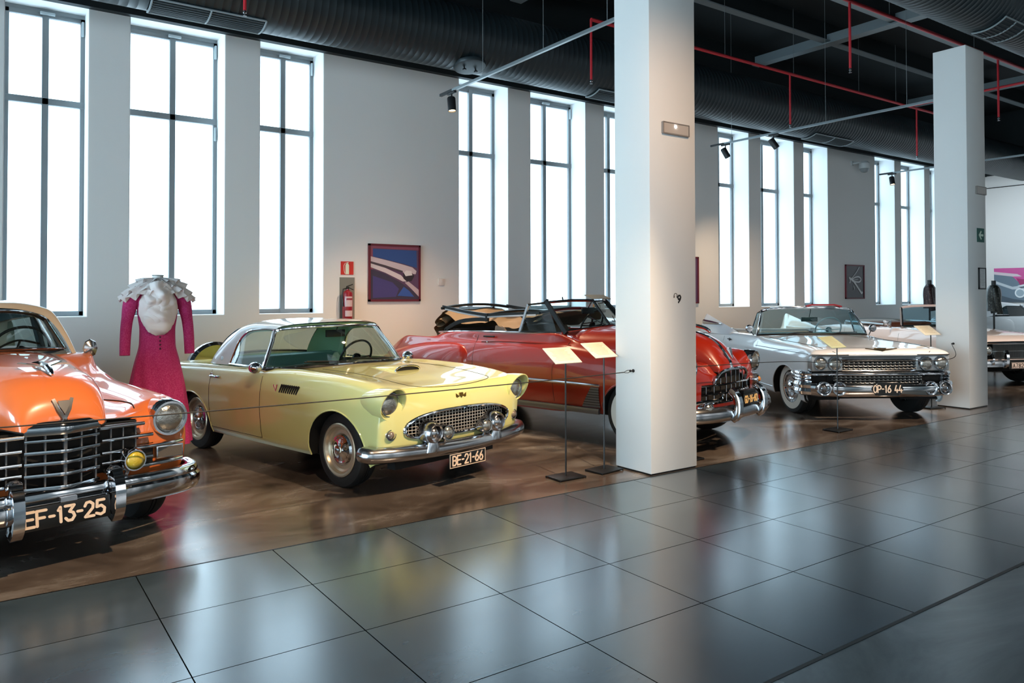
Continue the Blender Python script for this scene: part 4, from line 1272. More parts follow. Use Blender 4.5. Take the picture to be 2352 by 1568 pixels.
def build_sedan():
    root = car_root('sedan_car', 'coral orange sedan with cream roof and heavy chrome grille at the left edge', .245, 6.18, 13.0)
    PAINT = mat('coral_paint', '#e0783f', .3, coat=1.0, coat_rough=.03)
    ROOFM = mat('cream_roof_paint', '#dccbb2', .3, coat=1.0)
    hood = [(-1.05, .70, 1.225, .92), (-.7, .62, 1.225, .90), (-.3, .525, 1.215, .88), (.1, .43, 1.20, .87), (.4, .36, 1.18, .86), (.58, .31, 1.145, .855), (.70, .275, 1.08, .85), (.775, .245, .99, .845), (.80, .225, .90, .84), (.80, .215, .86, .835)]
    S, hd = forties_body(root, PAINT, .975, hood, open_x=(-3.0, -1.25), wb=3.28, belt=1.16,
                         gcut=lambda x, y, z: x > .55 and ((abs(y) < .47 and .66 <= z < .84) or (abs(y) < .58 and .52 < z < .66)))
    for sg in (1, -1):
        wheel(root, 0, sg*.755, .37, .2, .20, white=(.215, .30), cap='dome')
        wheel(root, -3.28, sg*.74, .37, .2, .20, white=(.215, .30), cap='dome')
        rows = []
        for x, r in ((.15, .08), (.35, .125), (.50, .136), (.60, .133), (.625, .128)):
            rows.append([V(x, sg*(.705 + r*math.cos(t)), .808 + r*math.sin(t)) for t in np.linspace(0, 2*PI, 28, endpoint=False)])
        MB().grid(np.array(rows), closev=True).build('headlamp_pod', PAINT, root)
        headlamp(root, (.668, sg*.705, .810), .095, (1, 0, -.05), ring=.032, depth=.11)
        # fender panel line
        p = np.array([S.near(x=x, y=y, cond=lambda Q: Q[:, 2] > .72) for x, y in [(-.25, .46), (.0, .50), (.2, .53), (.35, .54), (.45, .535), (.53, .52)]])*V(1, sg, 1)+V(0, 0, .002)
        seam(root, catmull(p, 4), .004, 'fender_gap')
    # V emblem
    def nose(y, z): 
        Q = hd.reshape(-1, 3)
        Q = Q[Q[:, 0] > .5]
        return Q[np.argmin((Q[:, 1]-y)**2 + (Q[:, 2]-z)**2)][0]
    e = MB()
    for sg in (1, -1):
        e.sweep([(nose(0, .905)+.012, 0, .905), (nose(sg*.03, .96)+.012, sg*.03, .96), (nose(sg*.052, 1.025)+.012, sg*.052, 1.025)], [(-.004, -.010), (.008, -.006), (.008, .006), (-.004, .010)], up=(0, 1, 0))
    e.poly([(nose(0, .99)+.004, -.032, 1.015), (nose(0, .97)+.012, -.028, .985), (nose(0, .93)+.012, 0, .935), (nose(0, .97)+.012, .028, .985), (nose(0, .99)+.004, .032, 1.015)], (.012, 0, 0))
    e.build('hood_emblem', CHROME2, root, weld=0)
    zf_ = lambda x: hd[np.argmin(np.abs(hd[:, 12, 0]-x)), 12, 2]
    o = MB().tube(catmull([(.18, 0, zf_(.18)+.012), (.36, 0, zf_(.36)+.03), (.50, 0, zf_(.5)+.03), (.58, 0, zf_(.58)+.012)], 5), [.004, .007, .01, .013, .016, .018, .019, .02, .02, .02, .02, .019, .018, .016, .013, .008], 8)
    for sg in (1, -1):
        o.poly([(.48, sg*.01, zf_(.48)+.03), (.34, sg*.13, zf_(.34)+.035), (.32, sg*.10, zf_(.3)+.03), (.38, sg*.01, zf_(.38)+.02)], (0, 0, .008))
    o.build('hood_ornament', CHROME, root)
    # grille
    def fx(y):
        a = abs(y)
        return .845 - .33*a if a < .20 else .779 - .16*(a-.20)
    L = lambda ys, z, dx=0, dz=0: [(fx(y)+dx, y, z - dz*abs(y)) for y in ys]
    ys = np.linspace(-.205, .205, 15)
    tm = MB().sweep(L(ys, .862, -.01), [(-.06, .036), (-.02, .042), (.012, .032), (.027, .006), (.03, -.02), (.018, -.045), (-.03, -.045)])
    tm.build('grille_header', CHROME, root, ang=60)
    for z in (.715, .648, .578, .500):
        MB().sweep(L(ys, z), [(-.02, -.013), (.012, -.013), (.018, -.004), (.014, .010), (-.02, .013)]).build('grille_bar', CHROME, root, ang=60)
    MB().sweep(L(ys, .785), [(-.02, -.009), (.008, -.009), (.012, 0), (.008, .009), (-.02, .009)]).build('grille_bar', CHROME, root, ang=60)
    v = MB()
    for y in (-.195, -.10, 0, .10, .195):
        v.box((fx(y)-.02, y, .675), (.02, .009 if y else .018, .36))
    v.build('grille_uprights', mat('grey_trim', '#77797c', .38, .85), root, weld=0)
    for sg in (1, -1):
        for z, a, c in ((.815, .21, .50), (.735, .22, .56), (.655, .22, .80), (.590, .22, .56), (.535, .25, .80)):
            p = [(fx(y)+.006 - .10*max(0, abs(y)-.55)-.3*max(0, abs(y)-.7), y, z-.02*(abs(y)-.2)) for y in sg*np.linspace(a, c, 12)]
            MB().sweep(p if sg > 0 else p[::-1], [(-.03, -.011), (.010, -.011), (.016, -.002), (.010, .011), (-.03, .011)]).build('grille_wing_bar', CHROME if z != .815 else CHROME2, root, ang=60)
        v = MB()
        for y in (.29, .37, .455):
            v.box((fx(y)-.02, sg*y, .675), (.014, .008, .29))
        v.build('grille_uprights', mat('grey_trim', '#77797c', .38, .85), root, weld=0)
        b = MB().box((0, 0, 0), (.03, .175, .085)).xf(rotz(-sg*.14), (.672, sg*.70, .588))
        pk = b.build('parking_lamp', CHROME2, root, bevel=.004)
        MB().box((.016, 0, 0), (.008, .155, .066)).xf(rotz(-sg*.14), (.672, sg*.70, .588)).build('lens', mat('smoked_ribbed_lens', '#6d655c', .25, .4, bump=(200, .4)), pk)
        MB().box((fx(.33)-.06, sg*.33, .74), (.02, .27, .18)).box((fx(.33)-.06, sg*.38, .59), (.02, .38, .13)).build('grille_back', DARK, root)
    MB().box((.70, 0, .67), (.02, .42, .36)).build('grille_back', DARK, root)
    # bumper, guards, fog lamps, plate
    half = [(.28, .90, .385), (.42, .915, .38), (.56, .895, .375), (.66, .80, .38), (.745, .60, .392), (.80, .35, .402), (.815, 0, .405)]
    pth = catmull([(x, -y, z) for x, y, z in half] + half[::-1][1:], 7)
    sec_ = [(-.03, .085), (.02, .092), (.042, .085), (.055, .055), (.05, .035), (.068, .02), (.072, -.03), (.055, -.07), (.02, -.092), (-.03, -.085)]
    n = len(pth)
    MB().sweep(pth, sec_, scale=[max(.45, min(1, .45+.55*math.sin(min(1, min(i, n-1-i)/7)*PI/2))) for i in range(n)]).build('bumper', CHROME, root, ang=45)
    for sg in (1, -1):
        p = catmull([(.85, sg*.275, .27), (.905, sg*.275, .33), (.91, sg*.275, .42), (.89, sg*.275, .49), (.84, sg*.275, .535)], 5)
        MB().sweep(p, [(-.05, -.03), (.0, -.046), (.025, -.032), (.032, 0), (.025, .032), (0, .046), (-.05, .03)], up=(0, 1, 0), scale=[.8]+[1]*(len(p)-2)+[.8]).build('bumper_guard', CHROME, root, ang=60)
        MB().sphere((.845, sg*.275, .545), .045, 10, (1, 1.1, .8)).build('guard_cap', CHROME, root)
        headlamp(root, (.855, sg*(.40 if sg > 0 else .45), .595), .056, (1, 0, -.05), 'fog_lamp', ring=.016, depth=.08, lens=mat('yellow_lens', '#c9b33a', .15, coat=1.0, bump=(70, .3)))
        MB().tube([(.82, sg*.38, .56), (.79, sg*.36, .48)], .014, 8).build('fog_lamp_bracket', CHROME2, root)
        m = MB().lathe([(0, .03), (.02, .028), (.055, .005), (.06, -.01), (.055, -.02), (0, -.02)], (0, 0, 0), (1, 0, 0), 8, x=(0, 0, 1)).xf(np.diag([1, 1, 1.35]), (-1.13, sg*.81, 1.205))
        m.tube([(-1.10, sg*.81, 1.20), (-1.12, sg*.74, 1.15)], .009, 6).build('wing_mirror', CHROME2, root)
    number_plate(root, (.905, -.02, .352), .50, .135, 'EF-13-25', (0, 1, 0), (0, -.05, 1), lw=.049, lh=.088, gap=.0145, th=.027, rim=False)
    MB().box((.885, 0, .432), (.03, .09, .03)).build('plate_clip', CHROME2, root)
    # glasshouse
    base = [(-.96, 0, 1.235), (-.99, .30, 1.23), (-1.08, .50, 1.22), (-1.22, .625, 1.205)]
    top = [(-1.22, 0, 1.535), (-1.24, .25, 1.53), (-1.30, .42, 1.505), (-1.37, .525, 1.455)]
    mm = lambda c: catmull([(x, -y, z) for x, y, z in c[::-1]] + c[1:], 7)
    fb, ft = mm(base), mm(top)
    MB().grid(np.array([fb*(1-t)+ft*t for t in np.linspace(0, 1, 6)])).build('windshield', GLASS, root, ang=60)
    ring = np.vstack([fb, ft[::-1]])
    MB().tube(ring, .016, 8, closed=True).build('windshield_seal', mat('seal_black', '#15120f', .5), root)
    MB().tube(ring*V(1, 1.03, 1)+V(.012, 0, .004), .006, 6, closed=True).build('windshield_trim', CHROME, root)
    # roof shell with the windshield posts drawn in one sweep
    rows = [[(-1.14, .675, 1.16), (-1.265, .615, 1.345), (-1.375, .535, 1.478), (-1.29, .27, 1.552), (-1.25, 0, 1.568)],
            [(-1.165, .715, 1.16), (-1.30, .665, 1.36), (-1.42, .595, 1.525), (-1.37, .29, 1.605), (-1.34, 0, 1.615)],
            [(-1.25, .715, 1.16), (-1.39, .665, 1.36), (-1.52, .62, 1.51), (-1.52, .32, 1.618), (-1.52, 0, 1.632)],
            [(-2.1, .735, 1.165), (-2.1, .695, 1.33), (-2.1, .645, 1.50), (-2.1, .34, 1.622), (-2.1, 0, 1.643)],
            [(-2.85, .70, 1.16), (-2.8, .68, 1.31), (-2.75, .62, 1.45), (-2.75, .33, 1.585), (-2.75, 0, 1.605)],
            [(-3.20, .65, 1.13), (-3.25, .60, 1.22), (-3.3, .50, 1.34), (-3.32, .25, 1.42), (-3.33, 0, 1.43)],
            [(-3.40, .58, 1.12), (-3.5, .5, 1.13), (-3.6, .38, 1.14), (-3.66, .2, 1.15), (-3.68, 0, 1.15)]]
    Sh = Shell(rows, 8, 8)
    for i in range(Sh.mask.shape[0]):
        for j in range(Sh.mask.shape[1]):
            if 2.05 < i/8 < 4.0 and j/8 < 1.75: Sh.mask[i, j] = True
    Sh.build('roof', ROOFM, root, ang=60)
    L2 = Shell((np.array(rows)*V(1, .95, 1)+V(0, 0, -.03))[1:, 2:], 4, 4)
    L2.build('headliner', mat('grey_headliner', '#6f7d82', .8), root)
    for sg in (1, -1):
        A = np.array([(-1.28, sg*.70, 1.17), (-2.1, sg*.735, 1.17), (-3.03, sg*.67, 1.16)])
        B = np.array([(-1.45, sg*.605, 1.465), (-2.1, sg*.65, 1.475), (-2.85, sg*.635, 1.40)])
        MB().grid(np.array([pchip(A, 6), pchip(B, 6)])).build('side_window', GLASS, root)
        MB().sweep([(-2.12, sg*.73, 1.15), (-2.1, sg*.645, 1.49)], [(-.05, -.02), (.05, -.02), (.05, .02), (-.05, .02)], up=(0, sg, .2)).build('door_post', mat('post_dark', '#30383c', .5), root)
        MB().tube([(-1.62, sg*.715, 1.17), (-1.62, sg*.62, 1.46)], .010, 6).build('vent_frame', BLACK, root)
        MB().tube(catmull([(-1.0, sg*.10, 1.25), (-1.08, sg*.25, 1.30), (-1.12, sg*.42, 1.265)], 5), .009, 6).tube([(-.98, sg*.22, 1.235), (-1.06, sg*.26, 1.29)], .009, 6).build('wiper', mat('wiper_grey', '#3b3b3b', .3, .7), root)
    GR = mat('grey_cloth', '#5d666b', .8)
    MB().box((-2.1, 0, .85), (1.85, 1.44, .56)).build('interior_tub', GR, root)
    seat_bench(root, -2.0, 1.0, .62, .16, GR)
    MB().tube([(-1.18, -.62, 1.14), (-1.08, 0, 1.17), (-1.18, .62, 1.14)], .06, 10).build('dashboard', GR, root)
    steering_wheel(root, (-1.42, .36, 1.20), .22, BLACK)
    MB().sweep(catmull([(-4.35, .88, .42), (-4.7, .76, .42), (-4.82, .4, .42), (-4.84, 0, .42), (-4.82, -.4, .42), (-4.7, -.76, .42), (-4.35, -.88, .42)], 5), sec_).build('rear_bumper', CHROME2, root, ang=50)
    return root
CABRIOLET = build_cabriolet()
SEDAN = build_sedan()
# ------------------------------------------------------------------ white finned convertible
def long_hull(root, paint, W, sides, front, rear, cuts, arches, nu=8, nv=6):
    S = Shell(rear + sides + front, nu, nv)
    for a in arches:
        S.arch(*a)
    for c in cuts:
        S.cut(c)
    S.build('body', paint, root)
    cs = [S.arch_curve(*a, .24) for a in arches]
    arch_liner(root, cs)
    arch_lip(root, cs, paint, .007)
    return S

def build_fins():
    root = car_root('convertible_car', 'white open convertible with tail fins and twin headlamps between the two pillars', 10.116, 6.07, -32.5)
    PAINT = mat('white_paint', '#f1f1f1', .3, coat=1.0, coat_rough=.03)
    def sec(x, W=.985, f=.955, c=.97, mid=.985):
        return [(x, W*.93, .215), (x, W*.97, .25), (x, W*.985, .32), (x, W, .50), (x, W*.998, .68), (x, W*.99, .80), (x, W*.97, .872), (x, W*.90, f), (x, W*.70, (f+mid)/2+.01), (x, W*.36, c), (x, 0, c)]
    zr = [.33, .38, .44, .53, .66, .78, .85, .90, .93, .95, .955]
    rear = [[(-4.62, 0, z) for z in zr], [(-4.60+.06*(k > 6)*(k-6)/4, y, z) for k, (z, y) in enumerate(zip(zr, [.5]*7+[.45, .35, .2, 0]))],
            [(-4.54+.05*(k > 6)*(k-6)/4, y, z) for k, (z, y) in enumerate(zip(zr, [.78, .8, .82, .84, .85, .85, .84, .76, .55, .3, 0]))]]
    sides = [sec(-4.3, .93, .965, .965, .97), sec(-3.7, .96, .98, .98, .985), sec(-3.1, .975, 1.0, .99, 1.0), sec(-2.5, .985, 1.005, 1.0, 1.01), sec(-1.9, .988, 1.01, 1.01, 1.015), sec(-1.3, .988, 1.012, 1.03, 1.02),
             sec(-1.0, .986, .99, 1.035, 1.0), sec(-.5, .985, .972, 1.01, .985), sec(0, .983, .962, .985, .972), sec(.35, .978, .95, .967, .96), sec(.58, .962, .935, .952, .945)]
    front = [[(.50, .88, .30), (.53, .90, .35), (.56, .915, .44), (.60, .925, .53), (.64, .93, .64), (.66, .932, .80), (.72, .935, .868), (.72, .87, .915), (.70, .68, .935), (.69, .35, .947), (.69, 0, .95)],
             [(.56, .72, .30), (.59, .74, .35), (.61, .75, .44), (.63, .76, .53), (.645, .77, .64), (.65, .77, .79), (.79, .77, .868), (.785, .72, .89), (.775, .58, .91), (.765, .30, .925), (.765, 0, .93)],
             [(.60, .42, .30), (.62, .42, .35), (.64, .43, .44), (.65, .43, .53), (.66, .43, .64), (.665, .43, .79), (.80, .43, .862), (.80, .40, .88), (.795, .34, .896), (.79, .18, .91), (.79, 0, .915)],
             [(x, 0, z) for x, z in zip([.62, .64, .66, .67, .68, .68, .81, .815, .81, .808, .805], [.30, .35, .44, .53, .64, .79, .86, .875, .887, .897, .90])]]
    AF, AR = (.0, .31, .455, .365), (-3.30, .30, .47, .26)
    S = long_hull(root, PAINT, .985, sides, front, rear, [lambda x, y, z: -3.15 < x < -1.38 and y < .80 and z > .93, lambda x, y, z: x > .56 and z < .635, lambda x, y, z: x > .6 and z < .80 and y < .93], [AF, AR])
    MB().box((.54, 0, .55), (.1, 1.76, .50)).build('front_cavity', DARK, root)
    MB().box((-2.1, 0, .27), (4.9, 1.6, .06)).build('floor_pan', DARK, root)
    side = lambda x, z: S.near(x=x, z=z, cond=lambda Q: Q[:, 1] > .6)
    SILV = mat('silver_panel', '#b9bcbd', .3, .8)
    for sg in (1, -1):
        for x0 in (-1.16, -2.78):
            seam(root, np.array([side(x0+.03*(z-.6), z) for z in np.linspace(.27, 1.0, 12)])*V(1, sg, 1), name='door_gap')
        MB().tube(np.array([side(x, .318)+V(0, .002, 0) for x in np.linspace(-2.7, -.47, 16)])*V(1, sg, 1), .006, 6).build('sill_trim', CHROME2, root)
        MB().tube(np.array([side(x, .872)+V(0, .001, 0) for x in np.linspace(-1.2, .66, 20)])*V(1, sg, 1), .005, 6).build('body_crease', mat('crease_grey', '#8f979d', .4), root)
        hd = [S.near(x=x, y=y, cond=lambda Q: Q[:, 2] > .8)+V(0, 0, .001) for x, y in catmull([(-1.02, .80), (-.5, .77), (0, .755), (.4, .745), (.6, .73), (.72, .70), (.79, .62)], 5)]
        seam(root, np.array(hd)*V(1, sg, 1), .004, 'hood_gap')
        h = MB().tube(np.array([side(-2.33, .90)+V(0, .02, 0), side(-2.5, .90)+V(0, .02, 0)])*V(1, sg, 1), .01, 6).poly(np.array([side(-2.5, .905)+V(0, .01, 0), side(-2.42, .92)+V(0, .012, 0), side(-2.40, .875)+V(0, .012, 0)])*V(1, sg, 1), (0, sg*.01, 0))
        h.build('door_handle', BLACK, root)
        # fin with twin bullet lamps
        fr = []
        for x, zt, zb, th in ((-2.45, 1.015, .98, .012), (-2.9, 1.085, .96, .03), (-3.5, 1.175, .95, .05), (-4.0, 1.252, .94, .055), (-4.27, 1.292, .93, .045), (-4.36, 1.24, .92, .04), (-4.50, 1.0, .90, .04)):
            y0 = .80-.02*(zt-1.0)
            fr.append([(x, sg*(y0+.13), zb), (x, sg*(y0+.09), zb*.55+zt*.45), (x, sg*(y0+.006), zt-.004), (x, sg*y0, zt), (x, sg*(y0-.008), zt-.004), (x, sg*(y0-.03-th*.3), zb*.5+zt*.5), (x, sg*(y0-.06-th), zb)])
        MB().grid(pchip(np.array(fr), 5)).build('tail_fin', PAINT, root, ang=50)
        rk = MB().lathe([(0, -1.0), (.012, -.98), (.028, -.7), (.045, -.35), (.052, -.1), (.055, 0), (.05, .05), (.03, .09), (0, .105)], (-4.22, sg*.84, 1.125), (-1, 0, 0), 18)
        r_ = rk.build('bullet_housing', CHROME, root)
        for dz in (.03, -.025):
            MB().lathe([(.028, 0), (.026, .04), (.012, .08), (0, .09)], (-4.24, sg*.855, 1.125+dz), (-1, 0, 0), 12).build('bullet_lamp', mat('red_lens', '#7a1414', .2), r_)
        MB().box((-3.5, sg*.74, 1.03), (1.1, .10, .07)).build('fin_base', PAINT, root, bevel=.015)
        wheel(root, .0, sg*.795, .375, .21, .21, white=(.225, .325), cap='full', steer=.10)
        wheel(root, -3.30, sg*.78, .375, .21, .21, white=(.225, .325), cap='full')
        # twin headlamps in a bright housing under the brow
        b = MB().box((0, 0, 0), (.13, .44, .205)).xf(rotz(-sg*.10), (.665, sg*.715, .752))
        pod = b.build('headlamp_housing', SILV, root, bevel=.02)
        headlamp(pod, (.752, sg*.812, .752), .080, (1, sg*.04, 0), ring=.016, depth=.05)
        headlamp(pod, (.745, sg*.612, .748), .080, (1, sg*.02, 0), ring=.016, depth=.05)
        MB().sweep(np.array([(.80, sg*.46, .868), (.81, sg*.62, .868), (.79, sg*.80, .868), (.74, sg*.925, .868)])[::(1 if sg > 0 else -1)], [(-.05, -.006), (.008, -.006), (.008, .006), (-.05, .006)]).build('brow_trim', mat('brow_dark', '#5b5148', .3, .8), root)
        # turn lamp pods in the bumper
        for y, x, w in ((.805, .845, 1.2), (.61, .85, 1.0)):
            q = MB().lathe([(.03, -.34), (.075, -.24), (.090, -.10), (.093, 0), (.088, .016), (.074, .014), (.066, -.03), (.04, -.06), (0, -.07)], (x, sg*y, .437), (1, sg*.06, 0), 26, x=(0, 0, 1))
            p = q.build('bumper_pod', CHROME, root, ang=35)
            MB().lathe([(.064, -.04), (.05, -.015), (.028, -.002), (0, .002)], (x, sg*y, .437), (1, sg*.06, 0), 20).build('pod_lens', mat('pod_grey', '#77787a', .2, .8), p)
        # ribbed wrap-around ends
        for z, r, x0 in ((.615, .03, .70), (.57, .02, .66), (.53, .02, .66), (.47, .055, .70), (.385, .055, .70)):
            MB().tube(catmull([(x0, sg*.90, z), (.60, sg*1.0, z), (.46, sg*1.015, z+.004), (.36, sg*1.0, z+.008)], 5), [r]*8+list(np.linspace(r, r*.35, 8)), 8).build('bumper_wrap', CHROME, root)
        MB().lathe([(.0, .045), (.045, .04), (.06, .01), (.055, -.02), (0, -.025)], (-1.36, sg*1.0, 1.125), (1, 0, 0), 20, x=(0, 0, 1)).xf(np.eye(3)).tube([(-1.36, sg*.98, 1.10), (-1.34, sg*.93, 1.02)], .01, 6).build('wing_mirror', CHROME2, root)
    # hood emblem
    e = MB()
    hz = lambda x, y: S.near(x=x, y=abs(y), cond=lambda Q: Q[:, 2] > .84)[2]
    for sg in (1, -1):
        e.poly([(.80, 0, .915), (.79, sg*.03, .923), (.755, sg*.215, .944), (.775, sg*.06, .932), (.775, 0, .928)], (.004, 0, .012))
    e.poly([(.73, -.08, hz(.73, 0)+.004), (.735, .08, hz(.73, 0)+.004), (.755, .065, hz(.75, 0)+.006), (.755, -.065, hz(.75, 0)+.006)], (.002, 0, .01))
    e.build('hood_emblem', mat('gold_emblem', '#9b7f55', .3, 1.0), root, weld=0)
    # grilles with rows of studs
    fx = lambda y: .735 - .06*(y/.55)**2
    def studs(zs, wd, name, step=.0605):
        g = MB()
        for z in zs:
            g.tube([(fx(y), y, z-.008) for y in np.linspace(-wd, wd, 17)], .004, 5)
            for y in np.arange(-wd+.03, wd, step):
                g.lathe([(.004, -.03), (.009, -.01), (.0105, .006), (.007, .014), (0, .016)], (fx(y)+.006, y, z), (1, 0, 0), 7)
        g.build(name, mat('grille_silver', '#d2cdc6', .35, .6), root, weld=0)
    studs((.685, .722, .759), .50, 'upper_grille')
    studs((.50, .535, .570), .60, 'lower_grille')
    MB().grid(np.array([[(fx(y)-.04, y, z) for z in (.46, .8)] for y in np.linspace(-.66, .66, 9)])).build('grille_back', DARK, root)
    MB().tube([(fx(y)+.03, y, .800) for y in np.linspace(-.52, .52, 21)], .012, 8).build('hood_lip_trim', CHROME, root)
    bar = catmull([(.56, -.965, .60), (.66, -.90, .605), (.735, -.6, .612), (.775, -.25, .615), (.785, 0, .615), (.775, .25, .615), (.735, .6, .612), (.66, .90, .605), (.56, .965, .60)], 6)
    n = len(bar)
    MB().sweep(bar, [(-.05, -.022), (.0, -.026), (.022, -.014), (.026, 0), (.02, .014), (.0, .024), (-.05, .022)], scale=[max(.3, min(1, .3+.7*math.sin(min(1, min(i, n-1-i)/7)*PI/2))) for i in range(n)]).build('grille_bar', CHROME, root, ang=50)
    MB().tube([(fx(y)+.012, y, .655) for y in np.linspace(-.5, .5, 21)], .009, 6).build('grille_bar', CHROME2, root)
    pth = catmull([(.72, -.93, .41), (.80, -.75, .405), (.845, -.5, .40), (.865, -.2, .40), (.868, 0, .40), (.865, .2, .40), (.845, .5, .40), (.80, .75, .405), (.72, .93, .41)], 6)
    MB().sweep(pth, [(-.05, .085), (.0, .092), (.025, .08), (.035, .05), (.03, .0), (.0, -.06), (-.05, -.085)]).build('bumper', CHROME, root, ang=50)
    w, h = .42, .165
    pl = MB().poly([(.912, y, .437+z) for y, z in ((-w/2, 0), (-w/2+.05, h/2), (w/2-.05, h/2), (w/2, 0), (w/2-.05, -h/2), (-w/2+.05, -h/2))], (-.012, 0, 0)).build('number_plate', mat('plate_black', '#101112', .35), root)
    stroke_text('OP-16 44', .088, .042, .013, (.915, 0, .437), (0, 1, 0), (0, 0, 1), .014, .004).build('plate_lettering', mat('plate_ink', '#f1d9c2', .5), pl, weld=0)
    f = MB()
    for s in (1, -1):
        f.tube([(.914, -.15, .437+s*.06), (.914, -.13, .437+s*.086), (.914, .13, .437+s*.086), (.914, .15, .437+s*.06)], .006, 6)
    f.build('plate_frame', CHROME, pl)
    # windshield
    base = [(-1.06, 0, 1.05), (-1.09, .35, 1.048), (-1.16, .65, 1.04), (-1.24, .82, 1.032), (-1.33, .885, 1.022)]
    top = [(-1.40, 0, 1.452), (-1.415, .35, 1.448), (-1.45, .58, 1.435), (-1.48, .68, 1.42), (-1.52, .735, 1.398)]
    mm = lambda c: catmull([(x, -y, z) for x, y, z in c[::-1]] + c[1:], 7)
    fb, ft = mm(base), mm(top)
    MB().grid(np.array([fb*(1-t)+ft*t + V(.03*math.sin(PI*t), 0, 0) for t in np.linspace(0, 1, 7)])).build('windshield', glass_mat('blue_tint_glass', '#c9e6ee', .07), root, ang=60)
    MB().tube(fb, .014, 8).build('windshield_seal', BLACK, root)
    MB().sweep(ft, [(-.02, -.02), (.012, -.022), (.018, 0), (.012, .02), (-.02, .022)]).build('windshield_header', CHROME, root, ang=60)
    VIS = mat('red_visor', '#a8202c', .5)
    MB().sweep([(-1.40, -.06, 1.475), (-1.40, .02, 1.497), (-1.41, .40, 1.497), (-1.42, .52, 1.468)], [(-.03, -.012), (.03, -.012), (.03, .012), (-.03, .012)]).build('sun_visor', VIS, root)
    for sg in (1, -1):
        MB().sweep([(-1.34, sg*.885, 1.02), (-1.36, sg*.855, 1.12), (-1.44, sg*.79, 1.28), (-1.52, sg*.735, 1.405)], [(-.02, -.014), (.02, -.014), (.02, .014), (-.02, .014)], up=(0, sg, .3)).build('windshield_pillar', CHROME, root, bevel=.004)
        MB().poly([(-1.37, sg*.88, 1.03), (-1.53, sg*.735, 1.39), (-1.64, sg*.75, 1.36), (-1.66, sg*.865, 1.03)]).build('vent_window', glass_mat('blue_tint_glass', '#c9e6ee', .07), root)
        MB().tube([(-1.54, sg*.735, 1.395), (-1.645, sg*.755, 1.365), (-1.665, sg*.865, 1.03)], .012, 6).build('vent_frame', CHROME, root)
        for y in (.45, -.25):
            pass
    for y in (-.55, .15):
        MB().tube([(-1.0, y, 1.055), (-1.06, y+.2, 1.075), (-1.07, y+.45, 1.075)], .007, 6).build('wiper', mat('wiper_grey', '#3b3b3b', .3, .7), root)
    MB().box((-1.42, .0, 1.265), (.03, .26, .07)).tube([(-1.42, 0, 1.3), (-1.40, .02, 1.44)], .007, 6).build('rear_view_mirror', mat('mirror_dark', '#3c4440', .3, .3), root, bevel=.015)
    # interior
    INT = mat('maroon_interior', '#4d2327', .6)
    CR = mat('cream_seat', '#cbbfb0', .55)
    MB().box((-2.25, 0, .66), (1.75, 1.55, .56)).build('interior_tub', INT, root)
    seat_bench(root, -2.05, .92, .68, .09, CR)
    seat_bench(root, -2.85, .92, .64, .09, CR)
    MB().tube([(-1.36, -.80, .99), (-1.22, -.3, 1.015), (-1.22, .3, 1.015), (-1.36, .80, .99)], .06, 10).build('dashboard', mat('pale_dash', '#9fb3b8', .5), root)
    steering_wheel(root, (-1.62, .40, 1.10), .21, mat('wheel_white', '#c9cdcd', .4))
    MB().box((-3.15, 0, 1.0), (.3, 1.4, .08)).build('roof_boot', mat('boot_white', '#cfd0d0', .6), root, bevel=.03)
    MB().sweep(catmull([(-4.35, .96, .45), (-4.62, .88, .45), (-4.72, .5, .45), (-4.74, 0, .45), (-4.72, -.5, .45), (-4.62, -.88, .45), (-4.35, -.96, .45)], 5), [(-.03, .11), (.03, .11), (.06, 0), (.03, -.11), (-.03, -.11)]).build('rear_bumper', CHROME, root, ang=50)
    return root

